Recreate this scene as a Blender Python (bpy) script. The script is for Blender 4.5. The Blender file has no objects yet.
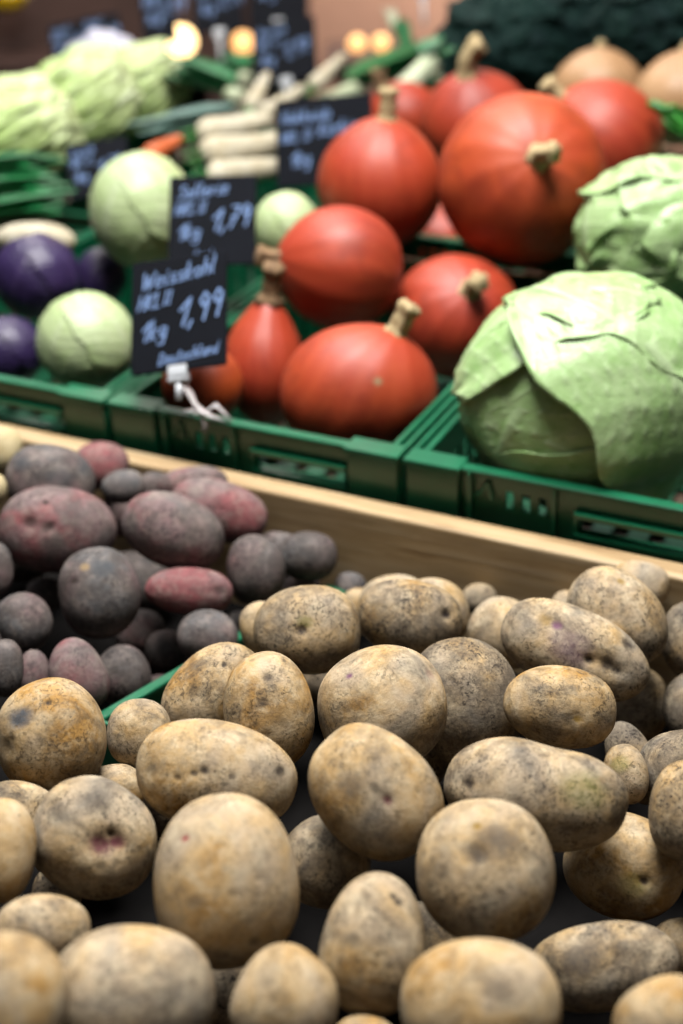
import bpy, bmesh, math, random
import numpy as np
from mathutils import Vector, Matrix

# ---------------------------------------------------------------- camera model
FPX = 1024 * 50.0 / 36.0
PITCH = math.radians(25.0)
CAM_Z = 1.5
CF = np.array([0, math.cos(PITCH), -math.sin(PITCH)])
CU = np.array([0, math.sin(PITCH), math.cos(PITCH)])
CR = np.array([1.0, 0, 0])
CO = np.array([0, 0, CAM_Z])


def at(px, py, d):
    """point of the place at depth d metres in front of the lens, seen in direction (px, py)"""
    return CO + d * (CF + CR * ((px - 341.5) / FPX) + CU * ((512 - py) / FPX))


def frame(px, py, rot=0.0):
    """columns: right, up, towards the viewer, turned clockwise by rot degrees"""
    r = at(px, py, 1.0) - CO
    r /= np.linalg.norm(r)
    e1 = CR - r * np.dot(CR, r)
    e1 /= np.linalg.norm(e1)
    e3 = -r
    e2 = np.cross(e3, e1)
    c, s = math.cos(math.radians(rot)), math.sin(math.radians(rot))
    return np.stack([c * e1 - s * e2, s * e1 + c * e2, e3], axis=1)


# stall axes: u runs along the stall front, v runs away from the customer
YAW = math.radians(26.7)
SU = np.array([math.cos(YAW), -math.sin(YAW), 0])
SV = np.array([math.sin(YAW), math.cos(YAW), 0])
SO = np.array([0.065, 1.462, 0.0])
TILT = math.radians(6.0)
RIM_Z = 0.883


def S(u, v, z):
    return SO + SU * u + SV * v + np.array([0, 0, z])


# ---------------------------------------------------------------- potatoes
# key: (cx, cy, semi a, semi b, clockwise degrees, lift below the heap top in m, tone, dirt, label, marks)
# marks: (px, py, radius px, dent, colour name, strength)
POT = {
 'a01': (226,880,73,86,-8,.00,.55,.35,'large egg-shaped yellow potato with one tiny red spot near its upper left',[(180,838,4,.01,'red',1),(258,947,6,.03,'dark',.6),(190,905,10,.0,'dirt',.5)]),
 'a02': (376,793,73,58,45,.00,.5,.4,'smooth oval pale yellow potato with a small pink eye, slanting down to the right',[(390,805,6,.035,'pink',.9),(345,782,16,0,'dirt',.6),(371,783,6,0,'dark',.6)]),
 'a03': (484,871,68,71,0,.00,.4,.5,'round yellow potato with a broad dark dent like a face in its front',[(478,846,15,.06,'dark',.75),(505,838,22,0,'dirt',.7),(500,875,22,-.02,'tan',.3),(479,820,5,.01,'ochre',1)]),
 'a04': (536,793,92,55,11,.01,.35,.6,'long kidney-shaped yellow potato with grey dirt patches lying across the right',[(465,780,8,.03,'dark',.8),(605,776,5,-.01,'tan',.8),(590,790,24,0,'green',.45)]),
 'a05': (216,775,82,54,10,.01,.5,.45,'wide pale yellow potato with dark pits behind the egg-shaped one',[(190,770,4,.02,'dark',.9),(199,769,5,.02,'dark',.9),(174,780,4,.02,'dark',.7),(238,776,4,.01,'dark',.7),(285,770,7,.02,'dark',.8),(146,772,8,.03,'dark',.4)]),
 'a06': (95,838,64,58,28,.02,.3,.55,'rough yellow potato with a pink scarred hollow on its front',[(106,848,13,.10,'pink',.95),(125,842,10,.07,'pink',.9),(117,830,5,.05,'dark',.8),(100,798,16,.04,'dark',.5),(100,872,6,.02,'dark',.6)]),
 'a07': (50,736,55,58,-15,.00,.75,.5,'round golden potato with a grey scab on its upper left',[(15,715,14,.04,'scab',1),(10,722,5,.02,'dark',.8),(49,697,3.5,.03,'dark',1),(2,750,10,.05,'dark',.5)]),
 'a08': (382,708,66,63,-20,.005,.45,.45,'large pale yellow potato with a magenta fleck in the centre of the heap',[(345,674,3.5,.01,'violet',1),(436,672,8,.04,'pink',.4)]),
 'a09': (307,630,54,45,0,-.005,.5,.6,'round speckled yellow potato with a star-shaped eye on top of the heap',[(299,627,6,.06,'dark',.9),(303,619,8,.01,'green',.5)]),
 'a10': (410,618,52,38,8,.0,.55,.75,'speckled brownish potato with a deep eye at its right end',[(451,613,6,.07,'dark',1),(417,589,5,.02,'dark',.6)]),
 'a11': (434,613,36,36,0,.03,.4,.35,'pale potato directly behind the speckled brownish one with a deep eye',[]),
 'a12': (394,604,36,29,0,.05,.4,.4,'pinkish beige potato behind the heap top beside the board',[]),
 'a13': (268,711,45,59,-10,.01,.8,.55,'upright golden potato with a cracked skin below the star-eyed one',[(268,672,6,.03,'dark',.7),(262,697,7,.02,'dark',.7),(285,728,9,.02,'tan',.5)]),
 'a14': (212,693,56,42,-48,.03,.65,.6,'brown-yellow potato leaning behind the upright golden one',[(226,661,3.5,.03,'dark',1),(190,688,8,.02,'dark',.6)]),
 'a15': (139,734,33,36,0,.05,.35,.5,'small greyish potato just below the green crate edge',[(130,722,3,.01,'dark',.5)]),
 'a16': (114,790,30,26,0,.09,.5,.4,'small potato mostly buried below the greyish one near the green crate edge',[]),
 'a17': (467,700,55,64,-12,.03,.2,.9,'grey sandy-skinned potato right of the centre of the heap',[]),
 'a18': (560,707,57,41,8,.005,.7,.5,'oval golden potato with dark flecks lying on the kidney-shaped one',[(581,722,5,.03,'ochre',.9),(570,724,9,.01,'dark',.6)]),
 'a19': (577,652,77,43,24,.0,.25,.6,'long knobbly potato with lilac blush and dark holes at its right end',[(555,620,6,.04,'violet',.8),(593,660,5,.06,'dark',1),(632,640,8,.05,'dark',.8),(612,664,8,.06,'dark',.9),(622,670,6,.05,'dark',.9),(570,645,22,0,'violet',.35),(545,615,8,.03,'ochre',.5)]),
 'b19': (506,633,38,35,20,.03,.3,.5,'pale beige potato tucked behind the left end of the long knobbly one',[]),
 'a20': (617,617,55,43,52,.01,.3,.6,'pale spotted potato leaning up against the wooden board',[(622,577,5,.03,'ochre',.8),(575,610,10,0,'dirt',.7),(638,655,10,0,'dirt',.6)]),
 'a21': (640,584,30,23,12,.015,.3,.4,'potato end peeping out behind the pale spotted one at the wooden board',[]),
 'a22': (694,641,32,40,0,.04,.15,.9,'grey dirty potato cut off by the right edge near the board',[]),
 'a23': (636,704,34,37,0,.13,.45,.6,'shaded brown potato below the holed end of the long knobbly one',[]),
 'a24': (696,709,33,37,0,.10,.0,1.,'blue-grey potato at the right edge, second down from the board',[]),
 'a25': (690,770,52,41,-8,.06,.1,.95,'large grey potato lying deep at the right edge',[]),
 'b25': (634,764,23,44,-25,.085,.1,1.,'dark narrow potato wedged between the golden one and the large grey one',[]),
 'a26': (626,774,22,30,-12,.07,.5,.5,'small greenish potato behind the right end of the kidney-shaped one',[(620,760,10,0,'green',.5)]),
 'a27': (692,811,42,50,10,.03,.25,.7,'brown-grey potato at the right edge beside the small greenish one',[]),
 'a28': (624,866,61,52,22,.09,.7,.35,'smooth greenish-golden potato under the kidney-shaped one',[(648,885,5,.05,'dark',.9),(636,890,16,.02,'green',.4)]),
 'a29': (602,966,76,42,-8,.09,.35,.7,'long dark brown potato low on the right, blotched at its end',[(575,960,22,0,'dirt',.8),(620,945,10,0,'dark',.5)]),
 'a30': (664,1021,52,42,-22,.0,.55,.3,'pale potato in the bottom right corner',[]),
 'a31': (480,1004,81,63,0,.0,.5,.3,'large out-of-focus potato at the bottom edge, right of centre',[(505,990,14,0,'dirt',.5)]),
 'a32': (374,942,52,69,8,.02,.45,.5,'upright oval potato with dark dots near its tip, low in the centre',[(395,890,4,.02,'dark',.9),(403,898,6,.02,'dark',.8),(347,937,9,0,'dark',.6),(365,890,5,0,'dark',.5)]),
 'a33': (286,1004,53,54,30,.01,.45,.35,'blurred pale potato at the bottom edge, left of centre',[]),
 'a34': (326,862,45,46,20,.055,.15,.8,'shaded grey potato sunk between the egg-shaped and the slanting oval ones',[]),
 'a35': (42,931,48,36,0,.02,.35,.5,'low brownish potato behind the two blurred ones in the bottom left',[(20,925,6,-.02,'tan',.6)]),
 'a36': (133,996,84,70,0,.0,.35,.45,'large blurred grey-green potato at the bottom, second from the left',[]),
 'a37': (8,1000,60,66,0,-.02,.55,.35,'most blurred yellow potato, in the bottom left corner',[]),
 'a38': (0,851,36,51,0,.01,.6,.25,'greenish yellow potato cut off by the left edge',[]),
 'a39': (20,812,40,30,10,.06,.3,.8,'dark dusty potato below the golden one with the scab',[]),
 'a40': (57,893,25,28,0,.09,.25,.8,'dark little potato deep below the pink-scarred one',[]),
 'a41': (365,1046,34,30,0,.05,.4,.4,'potato tip just showing at the bottom edge under the upright oval one',[]),
 'a43': (684,946,32,28,0,.12,.45,.6,'dark potato at the right edge above the bottom right corner one',[]),
 'a45': (262,629,22,28,-15,.04,.35,.3,'small pale potato half hidden left of the star-eyed one',[]),
 'a46': (358,606,18,18,0,.07,.35,.3,'small pale potato in the gap between the two on top of the heap',[]),
 'a47': (479,599,18,16,0,.07,.15,.8,'little mauve-grey potato lying against the middle of the board',[]),
 'a48': (566,608,15,18,0,.06,.3,.6,'tiny bit of potato left of the pale spotted one at the board',[]),
}
# purple heap: same columns
PUR = {
 'p01': (49,481,45,37,8,.0,.35,.6,'large grey-mauve potato at the back left, by the board',[(90,460,10,0,'grey',.6),(18,462,10,0,'grey',.7),(62,478,14,0,'grey',.5)]),
 'p02': (101,466,28,25,10,.03,.85,.3,'pink potato tucked behind the large grey-mauve one',[]),
 'p03': (58,530,58,43,4,.0,.6,.45,'largest mauve potato with dark pits, in front of the grey-mauve one',[(44,499,4,.02,'dark',.9),(25,520,8,.06,'dark',.8),(47,523,5,.03,'dark',.7),(42,530,5,.02,'dark',.7)]),
 'p04': (123,487,22,17,-8,.03,.1,.2,'small grey-brown potato between the pink one and the dusky purple one',[]),
 'p05': (173,531,52,37,18,.0,.4,.6,'large dusky purple potato right of the largest mauve one',[]),
 'p06': (220,510,50,30,18,.02,.8,.4,'long pink-mauve potato close to the board',[]),
 'p07': (193,484,36,18,-5,.04,.7,.5,'mauve potato touching the board behind the long pink-mauve one',[]),
 'b07': (154,486,18,15,0,.06,.2,.7,'small grey potato at the board behind the grey-brown and dusky purple ones',[]),
 'b04': (121,514,22,22,0,.05,.65,.4,'pinkish potato squeezed between the largest mauve and the dusky purple ones',[]),
 'p08': (256,569,30,35,0,.03,.35,.8,'dark round purple potato left of the two slate-grey ones',[]),
 'p09': (308,556,30,25,5,.05,.15,.8,'slate-grey potato in the dark corner along the board',[]),
 'b09': (279,548,22,17,0,.075,.15,.8,'smaller slate-grey potato beside the one in the dark corner',[]),
 'p10': (301,584,19,15,0,.08,.55,.5,'small purple potato just above the star-eyed yellow one',[]),
 'p11': (350,587,16,15,0,.09,.3,.5,'little violet potato beside the green crate corner',[]),
 'p12': (189,591,44,24,5,.02,1.,.35,'rose-red long potato in the middle of the purple heap',[(222,590,6,.04,'dark',.5)]),
 'p13': (100,593,41,47,-8,.0,.2,.6,'upright grey-green egg-shaped potato standing before the largest mauve one',[(84,564,5,0,'tan',.9),(70,580,5,.02,'dark',.8),(104,565,12,0,'grey',.8)]),
 'p14': (24,622,27,30,-20,.04,.15,.6,'grey oval potato at the left, below the largest mauve one',[]),
 'p15': (3,668,20,29,0,.02,.1,.8,'dark grey potato cut off by the left edge above the golden one',[]),
 'p16': (34,673,15,23,0,.06,.6,.5,'narrow purple potato behind the golden one with the scab',[]),
 'p17': (77,675,29,38,-18,.02,.6,.4,'violet egg-shaped potato behind the golden one with the scab',[]),
 'p18': (123,676,28,31,-20,.06,.3,.9,'dark purple potato right of the violet egg-shaped one',[]),
 'p19': (208,637,31,27,8,.03,.05,.5,'blue-grey round potato behind the brown-yellow leaning one',[]),
 'p20': (240,626,15,15,0,.08,.1,.9,'dark small potato right of the blue-grey round one',[]),
 'p21': (166,651,21,21,0,.09,.55,.8,'dim purple potato deep left of the blue-grey round one',[]),
 'p22': (157,687,19,12,-10,.12,.6,.5,'purple potato sliver just above the green crate edge',[]),
 'p23': (-3,570,16,28,0,.06,.4,.8,'dark purple potato at the left edge below the largest mauve one',[]),
 'p24': (45,594,19,17,0,.10,.3,.9,'dim brown-purple potato deep behind the grey oval one',[]),
 'p25': (1,451,22,24,0,.0,-1.,.1,'pale yellow potato at the left edge by the end of the board',[]),
 'b25p': (-6,489,13,15,0,.03,-1.,.1,'pale yellow potato sliver at the left edge under the other pale one',[]),
 'p26': (140,632,26,24,0,.10,.4,.95,'dark potato deep between the grey-green egg-shaped and rose-red ones',[]),
}
# pumpkins: (cx, cy, semi a, semi b, clockwise degrees, first depth, (stem base px, py), stem length m, crook, label, ribs)
KUR = {
 'k01': (522,180,84,85,0,1.99,(538,158),.040,(.9,-.1,.6),'biggest orange pumpkin with its stem facing forward, on top of the pile',[]),
 'k02': (600,142,61,61,10,2.24,(552,93),.035,(-.5,.6,.3),'red-orange pumpkin behind the right shoulder of the biggest one',[]),
 'k03': (476,122,56,50,0,2.42,(466,80),.075,(.9,.55,.1),'pumpkin with a long crooked stem behind the biggest one',[]),
 'k04': (405,117,38,34,0,2.62,(382,88),.035,(0,1,.1),'small far pumpkin at the back left of the pile',[]),
 'k05': (380,184,62,64,0,2.10,(386,124),.045,(0,1,.1),'red pumpkin with a short upright stem below the black sign on the right',[]),
 'k06': (341,268,63,61,0,1.96,(281,260),.030,(-1,.25,.3),'red pumpkin lying with its stem to the left, in the middle of the pile',[]),
 'k07': (455,317,65,62,0,1.98,(470,291),.035,(.5,.2,.9),'red pumpkin with a forward-facing stem beside the pale cabbage crate',[]),
 'k08': (358,394,79,69,0,1.74,(394,335),.040,(.5,.85,.3),'wide orange-red pumpkin with a tiny scab at the crate front',[(377,382,4,-.004,'tan',1)]),
 'k09': (264,367,40,58,0,1.87,(270,300),.045,(.1,.8,.5),'pear-necked red pumpkin right of the lowest black sign',[]),
 'k10': (203,385,41,40,0,1.82,(200,346),.03,(0,1,0),'orange pumpkin half hidden under the lowest black sign',[]),
 'k11': (440,243,44,38,0,2.30,(452,206),.02,(0,1,0),'dark red pumpkin in the shade under the biggest one',[]),
}
# round heads: (cx, cy, a, b, rot, depth)
HEAD = {
 'c01': (588,396,128,116,0,1.60,100),
 'c02': (662,236,86,76,0,1.86),
 'c03': (738,222,80,74,0,2.26),
 'w01': (142,211,53,58,0,2.12),
 'w02': (86,343,50,51,0,1.87),
 'w03': (286,228,34,36,0,2.08),
 'r01': (36,277,44,43,0,2.02),
 'r02': (8,352,38,36,0,1.92),
 'r03': (101,277,26,30,0,2.12),
 's01': (505,45,62,52,0,2.85),
 's02': (590,25,58,50,0,2.92),
 's03': (662,20,62,46,0,2.70),
 'q01': (598,87,45,38,0,2.62),
 'q02': (682,98,48,46,0,2.48),
 'n01': (16,136,66,50,-32,2.46),
 'n02': (80,106,66,45,-34,2.66),
 'n03': (134,90,58,37,-30,2.88),
 'e01': (36,240,42,18,0,2.15),
}
PCOLL = 2.2
DEPTH = {'a01': (0.9815, 71.6), 'a02': (1.0563, 54.2), 'a03': (0.9902, 63.3), 'a04': (1.087, 54.8), 'a05': (1.1078, 53.3), 'a06': (1.0623, 54.7), 'a07': (1.1631, 53.0), 'a08': (1.1998, 58.5), 'a09': (1.3472, 43.4), 'a10': (1.3961, 35.0), 'a11': (1.4651, 35.0), 'a12': (1.5269, 28.5), 'a13': (1.185, 42.2), 'a14': (1.2665, 42.2), 'a15': (1.2231, 30.5), 'a16': (1.191, 26.5), 'a17': (1.2816, 52.9), 'a18': (1.2155, 42.6), 'a19': (1.3161, 40.1), 'b19': (1.439, 36.4), 'a20': (1.3793, 41.5), 'a21': (1.4302, 21.7), 'a22': (1.4126, 33.5), 'a23': (1.4337, 34.9), 'a24': (1.3698, 30.5), 'a25': (1.2131, 42.3), 'b25': (1.2672, 22.0), 'a26': (1.1906, 22.0), 'a27': (1.0912, 40.3), 'a28': (1.1358, 49.3), 'a29': (1.041, 39.7), 'a30': (0.8635, 43.6), 'a31': (0.8762, 60.4), 'a32': (0.9559, 48.9), 'a33': (0.8912, 51.9), 'a34': (1.0971, 46.8), 'a35': (0.9653, 35.9), 'a36': (0.8954, 68.6), 'a37': (0.8362, 61.5), 'a38': (1.0159, 36.6), 'a39': (1.111, 30.6), 'a40': (1.1043, 25.0), 'a41': (0.9204, 30.8), 'a43': (1.1025, 26.3), 'a45': (1.407, 22.0), 'a46': (1.5679, 16.9), 'a47': (1.5317, 15.0), 'a48': (1.4876, 14.8), 'p01': (1.6201, 36.1), 'p02': (1.6839, 25.9), 'p03': (1.5493, 41.7), 'p04': (1.6425, 17.7), 'p05': (1.5273, 34.9), 'p06': (1.5922, 29.1), 'p07': (1.635, 16.9), 'b07': (1.6754, 15.5), 'b04': (1.7068, 20.4), 'p08': (1.5476, 29.8), 'p09': (1.5843, 24.4), 'b09': (1.6239, 16.5), 'p10': (1.6331, 14.3), 'p11': (1.6042, 14.6), 'p12': (1.4982, 24.6), 'p13': (1.4754, 40.7), 'p14': (1.4465, 26.7), 'p15': (1.342, 19.7), 'p16': (1.4059, 14.1), 'p17': (1.3617, 28.4), 'p18': (1.4416, 27.7), 'p19': (1.468, 26.4), 'p20': (1.6157, 15.0), 'p21': (1.5456, 20.0), 'p22': (1.5104, 11.1), 'p23': (1.5071, 15.8), 'p24': (1.5933, 17.0), 'p25': (1.7497, 21.0), 'b25p': (1.5809, 13.1), 'p26': (1.5812, 22.4), 'k01': (2.0034, 84.0), 'k02': (2.24, 61.0), 'k03': (2.42, 50.0), 'k04': (2.62, 34.0), 'k05': (2.1, 62.0), 'k06': (1.9313, 61.0), 'k07': (1.9955, 62.0), 'k08': (1.74, 69.0), 'k09': (1.8843, 40.0), 'k10': (1.8057, 40.0), 'k11': (2.3, 38.0), 'c01': (1.6, 100.0), 'c02': (1.8597, 76.0), 'c03': (2.26, 74.0), 'w01': (2.0839, 53.0), 'w02': (1.87, 50.0), 'w03': (2.08, 34.0), 'r01': (2.02, 43.0), 'r02': (1.92, 36.0), 'r03': (2.1561, 26.0), 's01': (2.8261, 52.0), 's02': (2.9439, 50.0), 's03': (2.7, 46.0), 'q01': (2.62, 38.0), 'q02': (2.48, 46.0), 'n01': (2.46, 50.0), 'n02': (2.66, 45.0), 'n03': (2.88, 37.0), 'e01': (2.15, 18.0)}
FILL = [(-0.389, 1.537, 0.724, 0.0356), (-0.38, 1.349, 0.724, 0.0353), (-0.239, 1.467, 0.724, 0.0392), (-0.232, 0.991, 0.724, 0.0372), (-0.16, 1.056, 0.724, 0.035), (-0.089, 1.201, 0.724, 0.0374), (-0.233, 0.812, 0.724, 0.0351), (-0.086, 1.117, 0.724, 0.0364), (-0.008, 1.26, 0.724, 0.0398), (-0.089, 0.827, 0.724, 0.042), (-0.086, 0.926, 0.724, 0.041), (0.058, 1.128, 0.724, 0.0417), (0.14, 1.178, 0.724, 0.0366), (0.059, 0.854, 0.724, 0.0374), (0.138, 0.999, 0.724, 0.0422), (-0.415, 1.462, 0.774, 0.0409)]

C = bpy.context.scene.collection


ALB = .42


def lin(r, g, b):
    f = lambda c: (c / 255 / 12.92) if c / 255 <= .04045 else ((c / 255 + .055) / 1.055) ** 2.4
    return (ALB * f(r), ALB * f(g), ALB * f(b), 1.0)


# ---------------------------------------------------------------- objects
def link(name, me, parent=None, loc=None, rot=None, mat=None, smooth=True):
    o = bpy.data.objects.new(name, me)
    C.objects.link(o)
    if parent is not None:
        o.parent = parent
    if loc is not None:
        o.location = Vector([float(x) for x in loc])
    if rot is not None:
        o.rotation_mode = 'QUATERNION'
        o.rotation_quaternion = Matrix([[float(x) for x in r] for r in rot]).to_quaternion()
    if mat is not None:
        me.materials.append(mat)
    if smooth and me is not None:
        me.polygons.foreach_set('use_smooth', [True] * len(me.polygons))
    return o


def tag(o, label=None, cat=None, group=None, kind=None):
    if label: o['label'] = label
    if cat: o['category'] = cat
    if group: o['group'] = group
    if kind: o['kind'] = kind
    return o


def mesh(name, v, f):
    me = bpy.data.meshes.new(name)
    me.from_pydata([tuple(map(float, p)) for p in v], [], [tuple(map(int, q)) for q in f])
    me.update()
    return me


def fattr(me, name, vals):
    a = me.attributes.new(name, 'FLOAT', 'POINT')
    a.data.foreach_set('value', np.asarray(vals, dtype=np.float32))


def cattr(me, name, vals):
    a = me.attributes.new(name, 'FLOAT_COLOR', 'POINT')
    a.data.foreach_set('color', np.asarray(vals, dtype=np.float32).ravel())


def empty(name, loc, rot=None):
    o = bpy.data.objects.new(name, None)
    o.empty_display_size = .05
    C.objects.link(o)
    o.location = Vector([float(x) for x in loc])
    if rot is not None:
        o.rotation_mode = 'QUATERNION'
        o.rotation_quaternion = Matrix([[float(x) for x in r] for r in rot]).to_quaternion()
    return o


class MB:
    """collects simple solids into one mesh"""
    def __init__(s):
        s.v, s.f = [], []

    def box(s, x0, x1, y0, y1, z0, z1):
        b = len(s.v)
        s.v += [(x0, y0, z0), (x1, y0, z0), (x1, y1, z0), (x0, y1, z0), (x0, y0, z1), (x1, y0, z1), (x1, y1, z1), (x0, y1, z1)]
        s.f += [tuple(b + i for i in q) for q in ((3, 2, 1, 0), (4, 5, 6, 7), (0, 1, 5, 4), (1, 2, 6, 5), (2, 3, 7, 6), (3, 0, 4, 7))]
        return s

    def tube(s, pts, rad, n=10, cap=True, flat=1.0):
        pts = [np.asarray(p, float) for p in pts]
        if not hasattr(rad, '__len__'): rad = [rad] * len(pts)
        b = len(s.v)
        ref = np.array([.13, .21, .97])
        for i, p in enumerate(pts):
            t = pts[min(i + 1, len(pts) - 1)] - pts[max(i - 1, 0)]
            t /= (np.linalg.norm(t) + 1e-9)
            x = np.cross(t, ref); x /= np.linalg.norm(x)
            y = np.cross(t, x)
            for k in range(n):
                a = 2 * math.pi * k / n
                s.v.append(tuple(p + rad[i] * (math.cos(a) * x + flat * math.sin(a) * y)))
        for i in range(len(pts) - 1):
            for k in range(n):
                s.f.append((b + i * n + k, b + i * n + (k + 1) % n, b + (i + 1) * n + (k + 1) % n, b + (i + 1) * n + k))
        if cap:
            s.f.append(tuple(b + k for k in range(n))[::-1])
            s.f.append(tuple(b + (len(pts) - 1) * n + k for k in range(n)))
        return s

    def build(s, name, mat, parent=None, bevel=0, seg=2, smooth=False, loc=None, rot=None):
        me = mesh(name, s.v, s.f)
        bm = bmesh.new(); bm.from_mesh(me)
        bmesh.ops.recalc_face_normals(bm, faces=bm.faces)
        if bevel:
            bmesh.ops.bevel(bm, geom=list(bm.edges), offset=bevel, segments=seg, profile=.5, affect='EDGES', clamp_overlap=True)
        bm.to_mesh(me); bm.free()
        return link(name, me, parent, loc, rot, mat, smooth)


def ico(n):
    bm = bmesh.new()
    bmesh.ops.create_icosphere(bm, subdivisions=n, radius=1.0)
    v = np.array([p.co[:] for p in bm.verts]); f = [[q.index for q in p.verts] for p in bm.faces]
    bm.free()
    return v, f


ICO = {n: ico(n) for n in (4, 5, 6)}


def waves(u, rng, n, lo, hi, amp):
    out = np.zeros(len(u))
    for _ in range(n):
        k = np.array([rng.gauss(0, 1) for _ in range(3)]); k *= rng.uniform(lo, hi) / np.linalg.norm(k)
        out += amp * rng.uniform(.5, 1) * np.sin(u @ k + rng.uniform(0, 6.28))
    return out


# ---------------------------------------------------------------- materials
def material(name):
    m = bpy.data.materials.new(name)
    m.use_nodes = True
    nt = m.node_tree
    return m, nt, nt.nodes['Principled BSDF']


class NB:
    def __init__(s, nt): s.nt = nt

    def n(s, t, **kw):
        x = s.nt.nodes.new(t)
        for k, v in kw.items():
            if k.startswith('i_'):
                key = k[2:].replace('_', ' ')
                x.inputs[int(key) if key.isdigit() else key].default_value = v
            else:
                setattr(x, k, v)
        return x

    def l(s, a, b): s.nt.links.new(a, b)

    def noise(s, vec, scale, detail=3, rough=.55, dist=0.0):
        x = s.n('ShaderNodeTexNoise'); x.inputs['Scale'].default_value = scale; x.inputs['Detail'].default_value = detail
        x.inputs['Roughness'].default_value = rough; x.inputs['Distortion'].default_value = dist
        if vec is not None: s.l(vec, x.inputs['Vector'])
        return x.outputs['Fac']

    def ramp(s, fac, stops, interp='LINEAR'):
        x = s.n('ShaderNodeValToRGB'); x.color_ramp.interpolation = interp
        e = x.color_ramp.elements
        while len(e) < len(stops): e.new(.5)
        for i, (p, c) in enumerate(stops): e[i].position = p; e[i].color = c
        s.l(fac, x.inputs['Fac'])
        return x.outputs['Color']

    def mix(s, fac, a, b, mode='MIX'):
        x = s.n('ShaderNodeMix', data_type='RGBA', blend_type=mode)
        for v, sock in ((fac, x.inputs[0]), (a, x.inputs[6]), (b, x.inputs[7])):
            if hasattr(v, 'node'): s.l(v, sock)
            else: sock.default_value = v
        return x.outputs[2]

    def math(s, op, a, b=None, c=None, clamp=False):
        x = s.n('ShaderNodeMath', operation=op, use_clamp=clamp)
        for v, sock in zip((a, b, c), x.inputs):
            if v is None: continue
            if hasattr(v, 'node'): s.l(v, sock)
            else: sock.default_value = v
        return x.outputs[0]

    def attr(s, name, obj=False):
        return s.n('ShaderNodeAttribute', attribute_name=name, attribute_type='OBJECT' if obj else 'GEOMETRY')

    def bump(s, h, strength, dist, bsdf, prev=None):
        x = s.n('ShaderNodeBump'); x.inputs['Strength'].default_value = strength; x.inputs['Distance'].default_value = dist
        s.l(h, x.inputs['Height'])
        if prev is not None: s.l(prev, x.inputs['Normal'])
        if bsdf is not None: s.l(x.outputs['Normal'], bsdf.inputs['Normal'])
        return x.outputs['Normal']


W1 = (1, 1, 1, 1); B0 = (0, 0, 0, 1)


def obj_vec(b, jitter=True):
    tc = b.n('ShaderNodeTexCoord')
    oi = b.n('ShaderNodeObjectInfo')
    add = b.n('ShaderNodeVectorMath', operation='ADD')
    sc = b.math('MULTIPLY', oi.outputs['Random'], 37.0)
    b.l(tc.outputs['Object'], add.inputs[0]); b.l(sc, add.inputs[1])
    return add.outputs[0], oi.outputs['Random']


def mat_potato(name, stops, dirt_col, deep_col, pale):
    m, nt, p = material(name)
    b = NB(nt)
    vec, rnd = obj_vec(b)
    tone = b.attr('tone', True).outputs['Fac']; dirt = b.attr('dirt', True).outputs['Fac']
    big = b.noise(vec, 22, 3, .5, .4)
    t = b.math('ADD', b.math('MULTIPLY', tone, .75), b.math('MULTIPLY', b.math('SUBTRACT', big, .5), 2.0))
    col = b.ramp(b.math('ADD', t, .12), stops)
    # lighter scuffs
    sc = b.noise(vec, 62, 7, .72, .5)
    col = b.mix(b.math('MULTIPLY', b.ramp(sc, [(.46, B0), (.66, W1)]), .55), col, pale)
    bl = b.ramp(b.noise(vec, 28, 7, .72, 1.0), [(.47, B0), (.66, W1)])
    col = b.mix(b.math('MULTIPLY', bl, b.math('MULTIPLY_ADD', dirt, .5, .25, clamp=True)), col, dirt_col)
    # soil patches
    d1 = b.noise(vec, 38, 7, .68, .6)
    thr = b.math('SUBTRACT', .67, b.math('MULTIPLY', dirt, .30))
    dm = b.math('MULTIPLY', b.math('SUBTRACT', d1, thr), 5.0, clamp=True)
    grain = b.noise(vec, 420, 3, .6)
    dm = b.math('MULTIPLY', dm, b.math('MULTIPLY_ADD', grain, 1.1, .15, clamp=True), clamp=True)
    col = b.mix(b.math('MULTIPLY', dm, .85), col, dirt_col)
    # fine netting and pits
    sp = b.noise(vec, 260, 5, .7, .8)
    spd = b.ramp(sp, [(.50, B0), (.60, W1)])
    pat = b.ramp(b.noise(vec, 30, 4, .6), [(.36, B0), (.60, W1)])
    col = b.mix(b.math('MULTIPLY', b.math('MULTIPLY', spd, pat), b.math('MULTIPLY_ADD', dirt, 1.05, .0, clamp=True)), col, deep_col)
    vo = b.n('ShaderNodeTexVoronoi'); vo.inputs['Scale'].default_value = 95
    b.l(vec, vo.inputs['Vector'])
    pit = b.ramp(vo.outputs['Distance'], [(.05, W1), (.13, B0)])
    pit = b.math('MULTIPLY', pit, b.ramp(b.noise(vec, 45, 2), [(.52, B0), (.60, W1)]))
    col = b.mix(b.math('MULTIPLY', pit, .7), col, deep_col)
    # individual marks
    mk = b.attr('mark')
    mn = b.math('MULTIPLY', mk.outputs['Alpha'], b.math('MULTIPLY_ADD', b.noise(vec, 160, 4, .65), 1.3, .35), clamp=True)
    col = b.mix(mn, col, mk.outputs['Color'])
    b.l(col, p.inputs['Base Color'])
    p.inputs['Roughness'].default_value = .72
    p.inputs['Specular IOR Level'].default_value = .25
    n1 = b.bump(b.noise(vec, 110, 7, .7), .55, .0022, None)
    b.bump(b.math('MULTIPLY_ADD', grain, .6, b.math('MULTIPLY', sp, .5)), .3, .0006, p, n1)
    return m


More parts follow.
